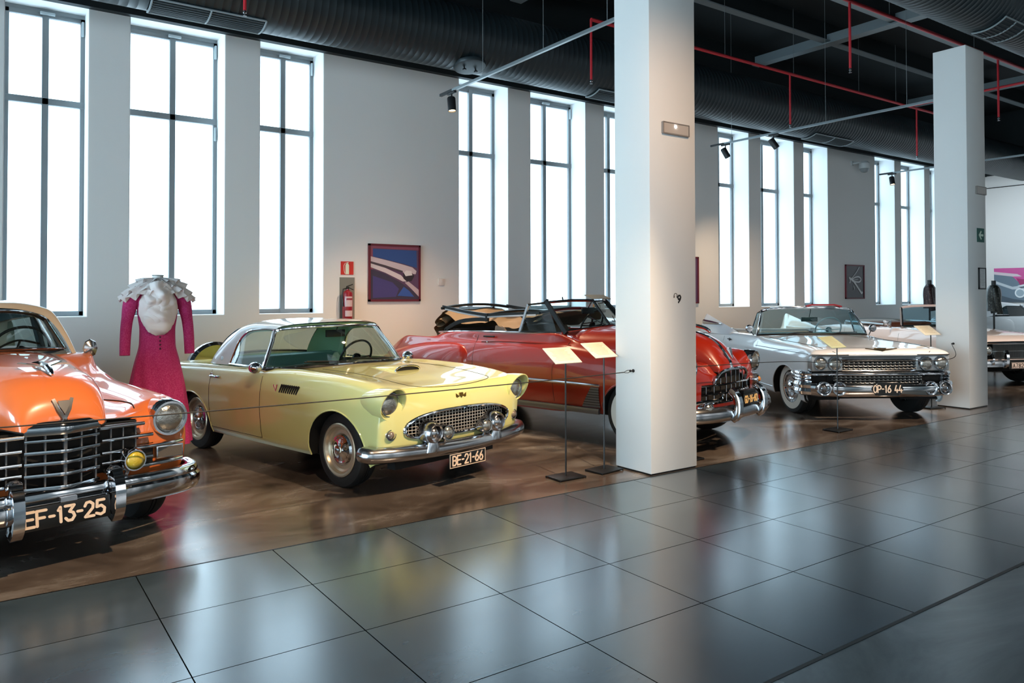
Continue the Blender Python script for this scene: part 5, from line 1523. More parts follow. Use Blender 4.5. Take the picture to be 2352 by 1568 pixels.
# ------------------------------------------------------------------ pale pink long convertible behind the narrower pillar
def build_pink():
    root = car_root('convertible_car', 'pale pink long convertible with square front, half hidden by the narrower pillar', 15.523, 6.71, -22.67)
    PAINT = mat('pale_pink_paint', '#efe0dc', .3, coat=1.0, coat_rough=.03)
    def sec(x, W=1.0, f=.95, c=.955):
        return [(x, W*.93, .235), (x, W*.97, .28), (x, W*.985, .36), (x, W, .50), (x, W*.995, .64), (x, W*.985, .76), (x, W*.965, .86), (x, W*.92, f-.02), (x, W*.80, f), (x, W*.4, c), (x, 0, c)]
    zr = [.36, .40, .46, .55, .65, .74, .81, .85, .87, .885, .89]
    rear = [[(-4.75, 0, z) for z in zr], [(-4.72, y, z) for z, y in zip(zr, [.6]*7+[.55, .45, .25, 0])], [(-4.65, y, z) for z, y in zip(zr, [.88, .9, .92, .92, .92, .91, .89, .85, .7, .35, 0])]]
    sides = [sec(-4.4, .95, .91, .90), sec(-3.6, .985, .96, .95), sec(-3.0, 1.0, 1.005, .99), sec(-2.5, 1.0, 1.02, 1.0), sec(-2.0, 1.0, .995, 1.0), sec(-1.2, 1.0, 1.0, 1.01), sec(-.7, 1.0, .985, 1.0), sec(0, .995, .95, .97), sec(.4, .985, .92, .945), sec(.62, .96, .895, .92)]
    front = [[(.68, .91, .33), (.69, .92, .37), (.70, .93, .43), (.71, .935, .52), (.72, .935, .63), (.735, .93, .74), (.75, .92, .80), (.74, .88, .84), (.72, .78, .86), (.71, .4, .885), (.71, 0, .89)],
             [(.73, .55, .33), (.735, .55, .37), (.74, .55, .43), (.75, .55, .52), (.765, .55, .63), (.78, .55, .74), (.79, .55, .80), (.785, .5, .825), (.78, .42, .84), (.77, .22, .855), (.77, 0, .86)],
             [(x, 0, z) for x, z in zip([.75, .755, .76, .77, .785, .80, .81, .805, .80, .795, .79], [.33, .37, .43, .52, .63, .74, .80, .815, .828, .838, .845])]]
    AF, AR = (.0, .31, .46, .34), (-3.30, .30, .47, .24)
    S = long_hull(root, PAINT, 1.0, sides, front, rear, [lambda x, y, z: -2.95 < x < -1.28 and y < .82 and z > .9, lambda x, y, z: x > .6 and y < .9 and .50 < z < .775, lambda x, y, z: x > .5 and z < .46], [AF, AR])
    MB().box((.60, 0, .56), (.1, 1.8, .44)).build('front_cavity', DARK, root)
    MB().box((-2.0, 0, .28), (4.8, 1.6, .06)).build('floor_pan', DARK, root)
    g = MB()
    for y in np.arange(-.50, .51, .022):
        g.box((.745, y, .645), (.02, .006, .25))
    for z in (.52, .645, .77):
        g.box((.75, 0, z), (.02, 1.04, .008))
    g.build('grille', mat('grille_grey', '#8d8f8d', .3, .9), root, weld=0)
    MB().sweep([(.72, -.93, .795), (.775, -.6, .80), (.80, 0, .805), (.775, .6, .80), (.72, .93, .795)], [(-.03, -.02), (.012, -.022), (.02, 0), (.012, .02), (-.03, .022)]).build('hood_front_trim', CHROME, root)
    pth = catmull([(.30, -1.02, .43), (.55, -1.01, .43), (.72, -.92, .43), (.80, -.55, .43), (.82, 0, .43), (.80, .55, .43), (.72, .92, .43), (.55, 1.01, .43), (.30, 1.02, .43)], 5)
    MB().sweep(pth, [(-.03, .06), (.03, .065), (.05, .02), (.04, -.055), (-.03, -.065)]).build('bumper', CHROME2, root, ang=50)
    for sg in (1, -1):
        p = catmull([(.83, sg*.345, .38), (.87, sg*.34, .42), (.875, sg*.335, .56), (.84, sg*.33, .66)], 4)
        MB().sweep(p, [(-.03, -.03), (.02, -.034), (.03, 0), (.02, .034), (-.03, .03)], up=(0, 1, 0)).build('bumper_guard', CHROME, root, ang=50)
        p = catmull([(.83, sg*.60, .42), (.845, sg*.60, .5), (.80, sg*.60, .60)], 4)
        MB().sweep(p, [(-.03, -.02), (.02, -.02), (.02, .02), (-.03, .02)], up=(0, 1, 0)).build('bumper_guard', CHROME, root)
        for y in (.62, .80):
            headlamp(root, (.77, sg*y, .66), .072, (1, 0, 0), ring=.012, depth=.05)
        wheel(root, 0, sg*.80, .365, .21, .20, white=(.225, .27), cap='full')
        wheel(root, -3.3, sg*.79, .365, .21, .20, white=(.225, .27), cap='full')
        MB().box((-1.30, sg*1.02, 1.085), (.03, .17, .105)).tube([(-1.30, sg*1.0, 1.03), (-1.28, sg*.95, .985)], .012, 6).build('wing_mirror', CHROME2, root, bevel=.006)
    number_plate(root, (.895, 0, .40), .52, .11, 'A7828BBD', (0, 1, 0), (0, 0, 1), lw=.043, lh=.066, gap=.017, th=.017, pm=mat('plate_white', '#e3cfc4', .5), im=mat('plate_dark_ink', '#4a4038', .5))
    MB().box((.87, 0, .42), (.03, .6, .16)).build('plate_bracket', BLACK, root)
    side = lambda x, z: S.near(x=x, z=z, cond=lambda Q: Q[:, 1] > .6)
    for sg in (1, -1):
        for x0 in (-1.05, -2.75):
            seam(root, np.array([side(x0, z) for z in np.linspace(.30, .96, 9)])*V(1, sg, 1), name='door_gap')
    base = [(-.86, 0, 1.03), (-.89, .4, 1.03), (-.96, .7, 1.025), (-1.06, .86, 1.02)]
    top = [(-1.13, 0, 1.435), (-1.145, .35, 1.432), (-1.18, .6, 1.42), (-1.24, .74, 1.395)]
    mm = lambda c: catmull([(x, -y, z) for x, y, z in c[::-1]] + c[1:], 6)
    fb, ft = mm(base), mm(top)
    MB().grid(np.array([fb*(1-t)+ft*t for t in np.linspace(0, 1, 4)])).build('windshield', glass_mat('blue_tint_glass', '#c9e6ee', .07), root, ang=60)
    MB().sweep(ft, [(-.02, -.022), (.012, -.024), (.018, 0), (.012, .022), (-.02, .024)]).build('windshield_header', mat('header_pink', '#d9c3be', .35, coat=.6), root)
    for sg in (1, -1):
        MB().sweep([(-1.07, sg*.87, 1.01), (-1.16, sg*.80, 1.21), (-1.25, sg*.74, 1.40)], [(-.025, -.016), (.025, -.016), (.025, .016), (-.025, .016)], up=(0, sg, .3)).build('windshield_pillar', CHROME, root, bevel=.004)
    MB().box((-2.1, 0, .68), (1.75, 1.6, .5)).build('interior_tub', mat('brown_leather', '#5c3424', .5), root)
    seat_bench(root, -2.05, .93, .70, .14, mat('brown_leather', '#5c3424', .5))
    MB().tube([(-1.2, -.78, .98), (-1.1, 0, 1.0), (-1.2, .78, .98)], .06, 8).build('dashboard', BLACK, root)
    MB().tube(catmull([(-1.5, .84, 1.04), (-2.2, .86, 1.06), (-2.9, .80, 1.07), (-3.05, .4, 1.10), (-3.08, 0, 1.11), (-3.05, -.4, 1.10), (-2.9, -.80, 1.07), (-2.2, -.86, 1.06), (-1.5, -.84, 1.04)], 5), .025, 8).build('cockpit_rail', mat('rail_silver', '#aab4b8', .35, .7), root)
    MB().lathe([(0, .06), (.5, .05), (.72, .0), (.72, -.05)], (-3.05, 0, 1.05), (0, 0, 1), 24, sx=.35, x=(1, 0, 0)).build('roof_boot', mat('boot_grey', '#a9b1b4', .6), root)
    return root

# ------------------------------------------------------------------ white vintage car at the end wall
def build_vintage():
    root = car_root('vintage_car', 'white vintage coupe with chrome mirrors below the pink poster', 23.4, 8.68, 68)
    root.scale = (.8, .8, .8)
    root.location.z = .22
    pl = MB().box((22.1, 9.2, .108), (4.6, 2.2, .216)).build('display_plinth', mat('plinth_white', '#d5d8d9', .5), bevel=.01)
    tag(pl, 'low white plinth under the vintage coupe at the end wall', 'plinth')
    PAINT = mat('vintage_white', '#dfe6ea', .3, coat=1.0)
    hood = [(-1.05, .62, 1.12, .88), (-.5, .52, 1.12, .86), (.1, .42, 1.10, .84), (.45, .36, 1.05, .83), (.62, .32, .95, .82), (.68, .30, .85, .80)]
    S, hd = forties_body(root, PAINT, .95, hood, open_x=(-2.3, -1.25), wb=2.7, belt=1.10)
    for sg in (1, -1):
        wheel(root, 0, sg*.76, .34, .19, .20, white=(.21, .28), cap='dome')
        wheel(root, -2.7, sg*.74, .34, .19, .20, white=(.21, .28), cap='dome')
        headlamp(root, (.62, sg*.70, .80), .10, (1, 0, 0), ring=.02, depth=.1)
        MB().lathe([(0, .04), (.05, .035), (.07, .0), (.05, -.03), (0, -.03)], (-1.0, sg*.86, 1.22), (1, 0, 0), 14, x=(0, 0, 1)).tube([(-1.0, sg*.86, 1.17), (-1.02, sg*.80, 1.08)], .012, 6).build('wing_mirror', CHROME, root)
        MB().sweep([(-1.08, sg*.70, 1.10), (-1.38, sg*.62, 1.46)], [(-.03, -.03), (.03, -.03), (.03, .03), (-.03, .03)], up=(0, sg, .2)).build('windshield_pillar', PAINT, root)
        A = np.array([(-1.15, sg*.72, 1.10), (-2.0, sg*.75, 1.10)])
        B = np.array([(-1.42, sg*.62, 1.42), (-2.0, sg*.64, 1.42)])
        MB().grid(np.array([A, B])).build('side_window', glass_mat('dark_glass', '#3c4a50', .08), root)
        MB().lathe([(0, .05), (.06, .04), (.075, 0), (.06, -.04), (0, -.05)], (-.85, sg*.62, 1.26), (1, 0, 0), 14, x=(0, 0, 1)).tube([(-.85, sg*.62, 1.2), (-.85, sg*.6, 1.1)], .012, 6).build('search_lamp', CHROME, root)
        for z in (.74, .64, .55):
            MB().tube([(.70, sg*.02, z), (.66, sg*.5, z)], .012, 6).build('grille_bar', CHROME, root)
    rows = [[(-1.42, .60, 1.43), (-1.40, .5, 1.48), (-1.39, .25, 1.505), (-1.39, 0, 1.51)], [(-2.0, .64, 1.44), (-2.0, .56, 1.52), (-2.0, .3, 1.56), (-2.0, 0, 1.57)], [(-2.5, .65, 1.12), (-2.7, .56, 1.3), (-2.8, .3, 1.40), (-2.82, 0, 1.42)], [(-2.9, .60, 1.08), (-3.1, .5, 1.08), (-3.2, .25, 1.09), (-3.22, 0, 1.09)]]
    Shell(rows, 5, 5).build('roof', PAINT, root, ang=50)
    MB().poly([(-1.06, -.68, 1.12), (-1.06, .68, 1.12), (-1.39, .60, 1.46), (-1.39, -.60, 1.46)]).build('windshield', glass_mat('dark_glass', '#3c4a50', .08), root)
    MB().box((-1.9, 0, .85), (1.3, 1.4, .5)).build('interior_tub', DARK, root)
    MB().sweep(catmull([(.3, -.95, .42), (.66, -.8, .42), (.80, 0, .42), (.66, .8, .42), (.3, .95, .42)], 5), [(-.02, .05), (.04, .04), (.04, -.04), (-.02, -.05)]).build('bumper', CHROME, root)
    return root
FINS = build_fins()
PINK = build_pink()
VINTAGE = build_vintage()
# ------------------------------------------------------------------ spotlights in view
spotlight(5.34, 9.10, 4.5, (5.3, 8.6, 1.0), 'lit black track spotlight hanging straight down at the near rail end')
spotlight(11.9, 9.75, 4.62, (12.9, 8.3, 1.0), 'black track spotlight tilted right, at the wall end of the second rail', lit=False)
spotlight(11.9, 8.65, 4.62, (13.4, 7.0, 1.0), 'black track spotlight tilted right, nearer the hall on the second rail', lit=False)
spotlight(17.9, 9.7, 4.58, (17.5, 9.0, 1.0), 'lit black track spotlight just left of the narrower pillar')

# ------------------------------------------------------------------ things on the wall
def prism_xz(b, pts, y, d):
    return b.poly([(x, y, z) for x, z in pts], (0, d, 0))
es = MB().box((4.661, YW-.006, 2.086), (.206, .01, .206)).build('fire_extinguisher_sign', mat('sign_red', '#cf2e23', .5))
tag(es, 'square red sign with white fire extinguisher symbol on the wall', 'sign')
g = MB()
prism_xz(g, [(4.632, 1.99), (4.632, 2.13), (4.642, 2.15), (4.655, 2.16), (4.667, 2.16), (4.68, 2.15), (4.69, 2.13), (4.69, 1.99)], YW-.011, -.002)
g.tube([(4.66, YW-.012, 2.168), (4.625, YW-.012, 2.16), (4.605, YW-.012, 2.12), (4.61, YW-.012, 2.05), (4.622, YW-.012, 2.0)], .004, 5)
g.box((4.668, YW-.012, 2.17), (.03, .002, .012))
g.build('extinguisher_symbol', mat('sign_cream', '#e3ecd2', .5), es)
# niche: shallow grey recess lining and extinguisher
nc = MB().box((4.662, YW-.004, 1.62), (.246, .006, .645)).build('wall_niche', mat('niche_grey', '#7f7f77', .6))
tag(nc, 'tall grey niche panel behind the red fire extinguisher', 'niche')
ex = thing('fire_extinguisher', 'dark red fire extinguisher with black hose hanging below its sign', 'fire extinguisher', (4.635, YW-.088, 1.29))
MB().lathe([(0, 0), (.075, 0), (.08, .01), (.08, .38), (.07, .42), (.03, .45), (.022, .455), (.022, .47), (0, .47)], (0, 0, 0), (0, 0, 1), 24).build('cylinder_body', mat('extinguisher_red', '#8e1524', .3, coat=.5), ex)
h = MB().box((0, 0, .485), (.04, .03, .04)).box((.035, 0, .525), (.11, .018, .014), np.array([[.94, 0, -.34], [0, 1, 0], [.34, 0, .94]]))
h.box((.05, 0, .478), (.1, .018, .012), np.array([[.9, 0, .43], [0, 1, 0], [-.43, 0, .9]]))
h.build('valve_handle', BLACK, ex, bevel=.003)
MB().tube([(-.02, 0, .48), (-.08, -.02, .47), (-.095, -.02, .38), (-.085, -.03, .2)], .009, 8).build('hose', BLACK, ex)
lb = MB()
for z0, z1 in ((.05, .14), (.2, .3), (.33, .355)):
    lb.lathe([(.0812, z0), (.0812, z1)], (0, 0, 0), (0, 0, 1), 12, x=(-.75, -.66, 0), arc=1.5)
lb.build('paper_labels', mat('label_paper', '#c9b3b8', .6), ex)

def picture(x0, x1, z0, z1, y, fcol, bgcol, label, draw, glossy=.3):
    xc, zc, w, h = (x0+x1)/2, (z0+z1)/2, x1-x0, z1-z0
    t = thing('framed_picture', label, 'picture', (xc, y, zc))
    MB().box((0, -.02, 0), (w-.05, .01, h-.05)).build('print', mat(bgcol+'_print', bgcol, glossy), t)
    f = MB()
    for a, s in (((-w/2+.016, -.02, 0), (.032, .04, h)), ((w/2-.016, -.02, 0), (.032, .04, h)), ((0, -.02, h/2-.016), (w, .04, .032)), ((0, -.02, -h/2+.016), (w, .04, .032))):
        f.box(a, s)
    f.build('picture_frame', fcol, t, weld=0)
    if draw: draw(t, w, h)
    return t
MAROON = mat('frame_maroon', '#641626', .45)
def flat(t, name, col, pts, dy, rough=.35):
    b = MB()
    b.poly([(x, -.026-dy, z) for x, z in pts], (0, -.0015, 0))
    return b.build(name, mat('ink_'+col.strip('#'), col, rough), t)
def draw_mascot(t, w, h):
    X = lambda u: (u-.5)*(w-.06)
    Z = lambda v: (.5-v)*(h-.06)
    def sh(n, c, pts, d): flat(t, n, c, [(X(a), Z(b)) for a, b in pts], d)
    sh('printed_shape', '#8a4257', [(0, 0), (1, 0), (1, .06), (.06, .05), (.04, 1), (0, 1)], 0)
    sh('printed_shape', '#2c4a86', [(.05, .06), (.95, .07), (.96, .4), (.7, .33), (.05, .2)], .001)
    sh('printed_shape', '#3a3045', [(.0, .43), (.3, .52), (.62, .68), (1, .92), (1, 1), (0, 1)], .001)
    sh('printed_shape', '#433a72', [(.05, .56), (.45, .68), (.58, .8), (.52, .95), (.05, .97)], .002)
    sh('printed_shape', '#35549c', [(.55, .93), (.68, .76), (.8, .84), (.9, .95)], .003)
    sh('chrome_streak', '#c7b7bd', [(0, .2), (.3, .26), (.62, .33), (.86, .39), (.95, .46), (.93, .52), (.7, .5), (.35, .4), (0, .31)], .003)
    sh('dark_streak', '#4a3c42', [(0, .29), (.3, .36), (.66, .46), (.66, .49), (.3, .4), (0, .33)], .004)
    sh('chrome_streak', '#d2c4c8', [(0, .33), (.3, .41), (.62, .54), (.74, .66), (.66, .66), (.3, .5), (0, .4)], .0045)
    sh('printed_shape', '#2b1c22', [(.67, .5), (.74, .46), (.86, .5), (.9, .56), (.84, .65), (.74, .66), (.67, .6)], .0055)
    sh('chrome_streak', '#d9d2d3', [(.68, .5), (.73, .45), (.84, .46), (.86, .54), (.78, .55), (.72, .56)], .006)
    sh('chrome_streak', '#b8a6ae', [(.7, .68), (.78, .66), (1, .82), (1, .95), (.84, .8)], .0045)
picture(5.01, 5.93, 1.565, 2.482, YW, MAROON, '#5a3a58', 'framed photo of a chrome winged car ornament on blue, beside the extinguisher', draw_mascot)
picture(11.55, 12.67, 1.48, 2.48, YW, MAROON, '#5a3a58', 'framed picture mostly hidden behind the big pillar, red edge showing', None)
def draw_swan(t, w, h):
    for P, r, c in (([(-.28, .10), (-.1, .02), (.08, -.12), (.2, -.22), (.30, -.30), (.33, -.26)], .03, '#cfcfcf'), ([(-.22, .06), (-.1, .14), (.06, .26), (.2, .40)], .014, '#b9b9bb'),
                    ([(-.2, .05), (.0, .12), (.18, .13), (.27, .07), (.2, .0), (.02, .0), (-.18, .03)], .02, '#c7c7c9'), ([(-.24, .05), (-.05, .05), (.12, .07)], .012, '#a9a9ab'),
                    ([(-.3, .12), (-.25, .04), (-.27, -.04)], .02, '#bdbdbf'), ([(-.1, -.1), (-.06, -.16), (-.08, -.22)], .014, '#9d9da0')):
        MB().tube([(x*w/.9, -.03, z*h/.9) for x, z in catmull(P, 6)], r, 6).xf(np.diag([1, .12, 1.0]), (-.0, -.03, 0)).build('chrome_streak', mat('ink_'+c.strip('#'), c, .35), t)
picture(18.24, 19.10, 1.555, 2.44, YW, MAROON, '#2f2b33', 'framed photo of a silver bird ornament on black between far windows', draw_swan)
sw = MB().box((6.335, YW-.012, 1.885), (.115, .024, .115)).build('wall_box', mat('switch_white', '#d9cfc8', .5), bevel=.006)
tag(sw, 'small square white wall box right of the ornament photo', 'wall box')
# security camera
sc = thing('security_camera', 'white dome camera on a bracket high on the far wall', 'camera', (18.75, YW+.004, 5.02))
MB().box((-.14, -.02, .06), (.1, .04, .12)).tube([(-.14, -.03, .06), (-.05, -.16, .08), (.1, -.2, .1)], .025, 8).build('bracket', mat('plastic_white', '#c4c8c8', .5), sc)
MB().lathe([(0, .12), (.08, .12), (.13, .06), (.13, -.06), (.125, -.07)], (.12, -.2, 0), (0, 0, 1), 20).build('housing', mat('plastic_white', '#c4c8c8', .5), sc)
MB().lathe([(.12, -.07), (.11, -.12), (.07, -.165), (0, -.18)], (.12, -.2, 0), (0, 0, 1), 20).build('dome', mat('smoked_dome', '#8d9496', .15), sc)
# end wall picture (built in the plane of the end wall)
t = thing('car_poster', 'large poster of a pink car headlamp on the end wall', 'poster', (XE-.002, 10.0, 1.95), -PI/2)
PW, PH = 1.72, 1.05
MB().box((0, -.02, 0), (PW, .03, PH)).build('print', mat('poster_grey', '#6d7f8d', .4), t)
def pp(n, c, pts, d): flat(t, n, c, [((u-.5)*PW, (.5-v)*PH) for u, v in pts], .011+d)
pp('printed_shape', '#d0579a', [(0, 0), (1, 0), (1, .9), (.45, .5), (.3, .25), (0, .14)], 0)
pp('printed_shape', '#a8326b', [(.36, .3), (.7, .4), (1, .55), (1, .95), (.6, .75), (.45, .6)], .001)
pp('printed_shape', '#d7c6cd', [(0, .1), (.38, .18), (.45, .25), (.3, .25), (0, .18)], .002)
pp('chrome_streak', '#c3ccd2', [(.0, .36), (.3, .55), (.5, .5), (.75, .66), (.75, .74), (.45, .62), (.3, .63), (0, .44)], .003)
pp('chrome_streak', '#e3e9ec', [(.42+.085*math.cos(a), .73+.14*math.sin(a)) for a in np.linspace(0, 2*PI, 28, endpoint=False)], .004)
pp('printed_shape', '#9fb0bb', [(.42+.062*math.cos(a), .73+.10*math.sin(a)) for a in np.linspace(0, 2*PI, 28, endpoint=False)], .005)
pp('chrome_streak', '#d9e0e4', [(.38, .52), (.62, .42), (.72, .5), (.55, .6)], .0035)
pp('dark_streak', '#59636d', [(.40, .56), (.66, .48), (.66, .52), (.44, .60)], .0045)
pp('printed_shape', '#4d5a66', [(0, .75), (.3, .9), (.5, .95), (.5, 1), (0, 1)], .002)
tag(MB().box((XE-.02, 9.0, 5.0), (.02, 4.3, .025)).build('hanging_rail', BLACK), 'thin dark rail across the top of the end wall', 'rail')

# ------------------------------------------------------------------ things on the pillars
def emergency_light(x, y, z, w, h, lab, lit):
    t = thing('emergency_light', lab, 'emergency light', (x, y, z))
    MB().box((0, -.01, 0), (w, .02, h)).build('housing', mat('lamp_housing', '#b5aba3', .5), t, bevel=.004)
    f = MB()
    for a, s in (((-w/2, -.014, 0), (.008, .028, h)), ((w/2, -.014, 0), (.008, .028, h)), ((0, -.014, h/2), (w, .028, .008)), ((0, -.014, -h/2), (w, .028, .008))):
        f.box(a, s)
    f.build('rim', mat('lamp_rim', '#8f867f', .5), t, weld=0)
    MB().box((0, -.022, 0), (w*.94, .004, h*.86)).build('diffuser', mat('lamp_diffuser', '#c4bab1', .25), t)
    if lit:
        MB().sphere((-.01, -.026, h*.22), .013, 8, (1, .4, 1)).build('indicator_lamp', mat('led_white', '#ffffff', .3, emit=('#ffffff', 25)), t)
emergency_light(5.375, 5.003, 3.22, .35, .105, 'oblong emergency light glowing near the top of the big pillar', True)
emergency_light(12.1, 5.238, 3.19, .29, .11, 'oblong unlit emergency light on the narrower pillar', False)
INK = mat('sign_ink', '#1d1b1a', .6)
n9 = stroke_text('9', .066, .040, 0, (5.422, 4.9985, 1.618), (1, 0, 0), (0, 0, 1), .016, .001)
s9 = n9.build('audio_guide_number', INK, ang=20)
tag(s9, 'black number 9 with headphones symbol painted on the big pillar', 'sign')
hp = MB().tube([(5.372+.022*math.cos(a), 4.9985, 1.648+.022*math.sin(a)) for a in np.linspace(PI, 0, 12)], .0025, 5)
hp.box((5.352, 4.9985, 1.64), (.009, .002, .022)).box((5.392, 4.9985, 1.64), (.009, .002, .022))
hp.build('headphones_symbol', INK, s9)
xs = MB().box((12.085, 5.23, 2.53), (.215, .008, .205)).build('exit_sign', mat('exit_green', '#12564a', .5))
tag(xs, 'green sign with a white left arrow on the narrower pillar', 'sign')
ar = MB().poly([(x+12.085, 5.225, z+2.53) for x, z in ((-.07, 0), (.0, .07), (.022, .05), (-.012, .016), (.075, .016), (.075, -.016), (-.012, -.016), (.022, -.05), (0, -.07))], (0, -.001, 0))
ar.build('arrow', mat('arrow_white', '#dff0dc', .5), xs)
nt_ = thing('framed_notice', 'small black framed notice sheet below the green arrow sign', 'notice', (12.11, 5.235, 1.892))
MB().box((0, -.008, 0), (.2, .012, .30)).build('paper_sheet', mat('notice_paper', '#d8d8d6', .6), nt_)
f = MB()
for a, s in (((-.1, -.01, 0), (.018, .02, .318)), ((.1, -.01, 0), (.018, .02, .318)), ((0, -.01, .15), (.218, .02, .018)), ((0, -.01, -.15), (.218, .02, .018))):
    f.box(a, s)
f.build('frame', BLACK, nt_, weld=0)
f = MB()
for k in range(11):
    f.box((random.uniform(-.01, .01), -.0145, .12-.022*k), (random.uniform(.08, .14), .001, .005))
f.build('printed_lines', mat('notice_ink', '#85888a', .6), nt_, weld=0)

# ------------------------------------------------------------------ barrier ropes
ROPE = mat('rope_black', '#111112', .6)
def hook(b, p, d):
    p, d = V(*p), unit(V(*d))
    b.lathe([(0, 0), (.016, 0), (.016, .006), (.006, .008), (.006, .03), (.012, .035), (.012, .045), (0, .047)], p, d, 10)
def rope(pts, hooks, lab):
    b = MB().tube(catmull(pts, 12), .0045, 6)
    o = tag(b.build('barrier_rope', ROPE), lab, 'rope')
    for p, d, e in hooks:
        h = MB()
        hook(h, p, d)
        q, e2 = V(*p)+unit(V(*d))*.04, V(*e)
        h.tube(catmull([q, (q*.6+e2*.4)+V(0, 0, .012), e2, (q*.6+e2*.4)-V(0, 0, .012)], 5, True), .003, 5, closed=True)
        h.build('hook', ROPE, o)
    return o
rope([(-.9, 5.22, .925), (.0, 5.19, .913), (2.0, 5.17, .908), (4.0, 5.20, .922), (4.92, 5.222, .936)],
     [((5.04, 5.223, .944), (-1, 0, 0), (4.92, 5.222, .936)), ((-.96, 5.22, .93), (1, 0, 0), (-.9, 5.22, .925))], 'thin black rope stretched before the orange and yellow cars')
def carpt(o, x, y, z):
    c, s = math.cos(o.rotation_euler.z), math.sin(o.rotation_euler.z)
    return (o.location.x + c*x - s*y, o.location.y + s*x + c*y, z)
rope([(5.775, 5.222, .936), (7.2, 5.38, .90), (8.3, 5.62, .835)] + [carpt(FINS, *p) for p in ((.90, -.83, .775), (.88, -.5, .79), (.86, 0, .795), (.87, .5, .795), (.87, .82, .81), (.83, .96, .865))] + [(11.58, 5.415, .925)],
     [((5.655, 5.222, .944), (1, 0, 0), (5.775, 5.222, .936)), ((11.70, 5.45, .938), (-1, 0, 0), (11.58, 5.415, .925))], 'thin black rope from the big pillar across the white car to the next pillar')

# ------------------------------------------------------------------ caption stands
M_CAP = mat('caption_cream', '#f3ead4', .5)
M_CAP2 = mat('caption_green', '#ccd3ac', .5)
M_CAPI = mat('caption_ink', '#c2b183', .6)
def caption(x, y, z0, lab, m, rz=0.0, lean=33, w=.31, d=.235, cx=.035):
    t = thing('caption_stand', lab, 'caption stand', (x, y, 0), rz, 'caption stands along the barrier rope')
    b = MB().box((0, 0, .014), (.30, .22, .012))
    for sx in (-.145, .145):
        for sy in (-.105, .105):
            b.box((sx, sy, .006), (.01, .01, .012))
    b.build('base_plate', BLACK, t, bevel=.002)
    MB().tube([(0, 0, .02), (0, 0, z0+.002)], .0075, 8).build('pole', BLACK, t)
    a = math.radians(lean)
    R = np.array([[1, 0, 0], [0, math.cos(a), -math.sin(a)], [0, math.sin(a), math.cos(a)]])
    c = V(cx, .09, z0+.06)
    p = MB().box((0, 0, 0), (w, d, .008)).xf(R, c).build('caption_panel', m, t, bevel=.001)
    l = MB()
    for k in range(9):
        ww = random.uniform(.16, .24)
        l.box((-.01+random.uniform(-.01, .01), .085-.02*k, .0045), (ww, .004, .0008))
    l.xf(R, c).build('printed_lines', M_CAPI, p, weld=0)
    return t
caption(4.365, 5.402, 1.04, 'cream caption stand at the yellow car, farther from the pillar', M_CAP)
caption(4.833, 5.407, 1.07, 'orange lit caption stand right beside the big pillar', M_CAP, .12)
caption(8.587, 5.36, 1.01, 'greenish caption stand before the white convertible grille', M_CAP2)
caption(11.396, 5.624, 1.07, 'caption stand tucked beside the narrower pillar', M_CAP, -.25)
caption(5.83, 5.30, 1.04, 'caption stand hidden behind the big pillar, base corner showing', M_CAP, cx=0)

# ------------------------------------------------------------------ dress on a stand
def fold_ring(z, rx, ry, n, amp, ph, k, cx=0, cy=0):
    return [V(cx + (rx + amp*math.sin(k*2*PI*i/n+ph)) * math.cos(2*PI*i/n), cy + (ry + amp*math.sin(k*2*PI*i/n+ph)) * math.sin(2*PI*i/n), z) for i in range(n)]
dr = thing('dress_mannequin', 'magenta pink long coat dress with white ruffled collar on a headless form', 'mannequin', (1.44, 8.2, 0), -.1)
M_PINK = mat('magenta_wool', '#b51f68', .85, noise=(110, '#cf4f8c', .4, .75), bump=(160, .35))
M_RUF = mat('white_organza', '#e9e4e2', .8, bump=(40, .2))
N = 72
rows = []
for z, rx, ry, amp, k in ((.20, .315, .28, .022, 9), (.45, .29, .255, .019, 9), (.75, .25, .215, .012, 9), (1.0, .205, .165, .004, 11), (1.18, .165, .125, .002, 11), (1.32, .162, .12, 0, 1),
                          (1.45, .178, .125, 0, 1), (1.58, .19, .125, 0, 1), (1.68, .185, .11, 0, 1), (1.75, .13, .085, 0, 1), (1.79, .065, .06, 0, 1)):
    rows.append(fold_ring(z, rx, ry, N, amp, .4, k))
rows = pchip(np.array(rows), 5)
MB().grid(rows, closev=True).build('coat', M_PINK, dr, ang=80)
for s in (-1, 1):
    P = catmull([(s*.185, .0, 1.70), (s*.235, .0, 1.60), (s*.27, -.01, 1.42), (s*.285, -.03, 1.25), (s*.29, -.05, 1.08)], 6)
    n = len(P)
    rr = [.058 + .014*math.sin(PI*min(1, i/n*2.2)) - .012*i/n for i in range(n)]
    MB().tube(P, rr, 18).build('sleeve', M_PINK, dr, ang=60)
MB().tube([(0, 0, 1.78), (0, 0, 1.86)], .052, 20).build('neck_form', mat('form_white', '#dcdcd8', .6), dr)
MB().tube([(0.052*math.cos(a), .052*math.sin(a), 1.86) for a in np.linspace(0, 2*PI, 24, endpoint=False)], .005, 6, closed=True).build('neck_rim', mat('rim_grey', '#777a78', .5), dr)
TH = np.linspace(0, 2*PI, 200)
b = MB()
rr_ = random.Random(3)
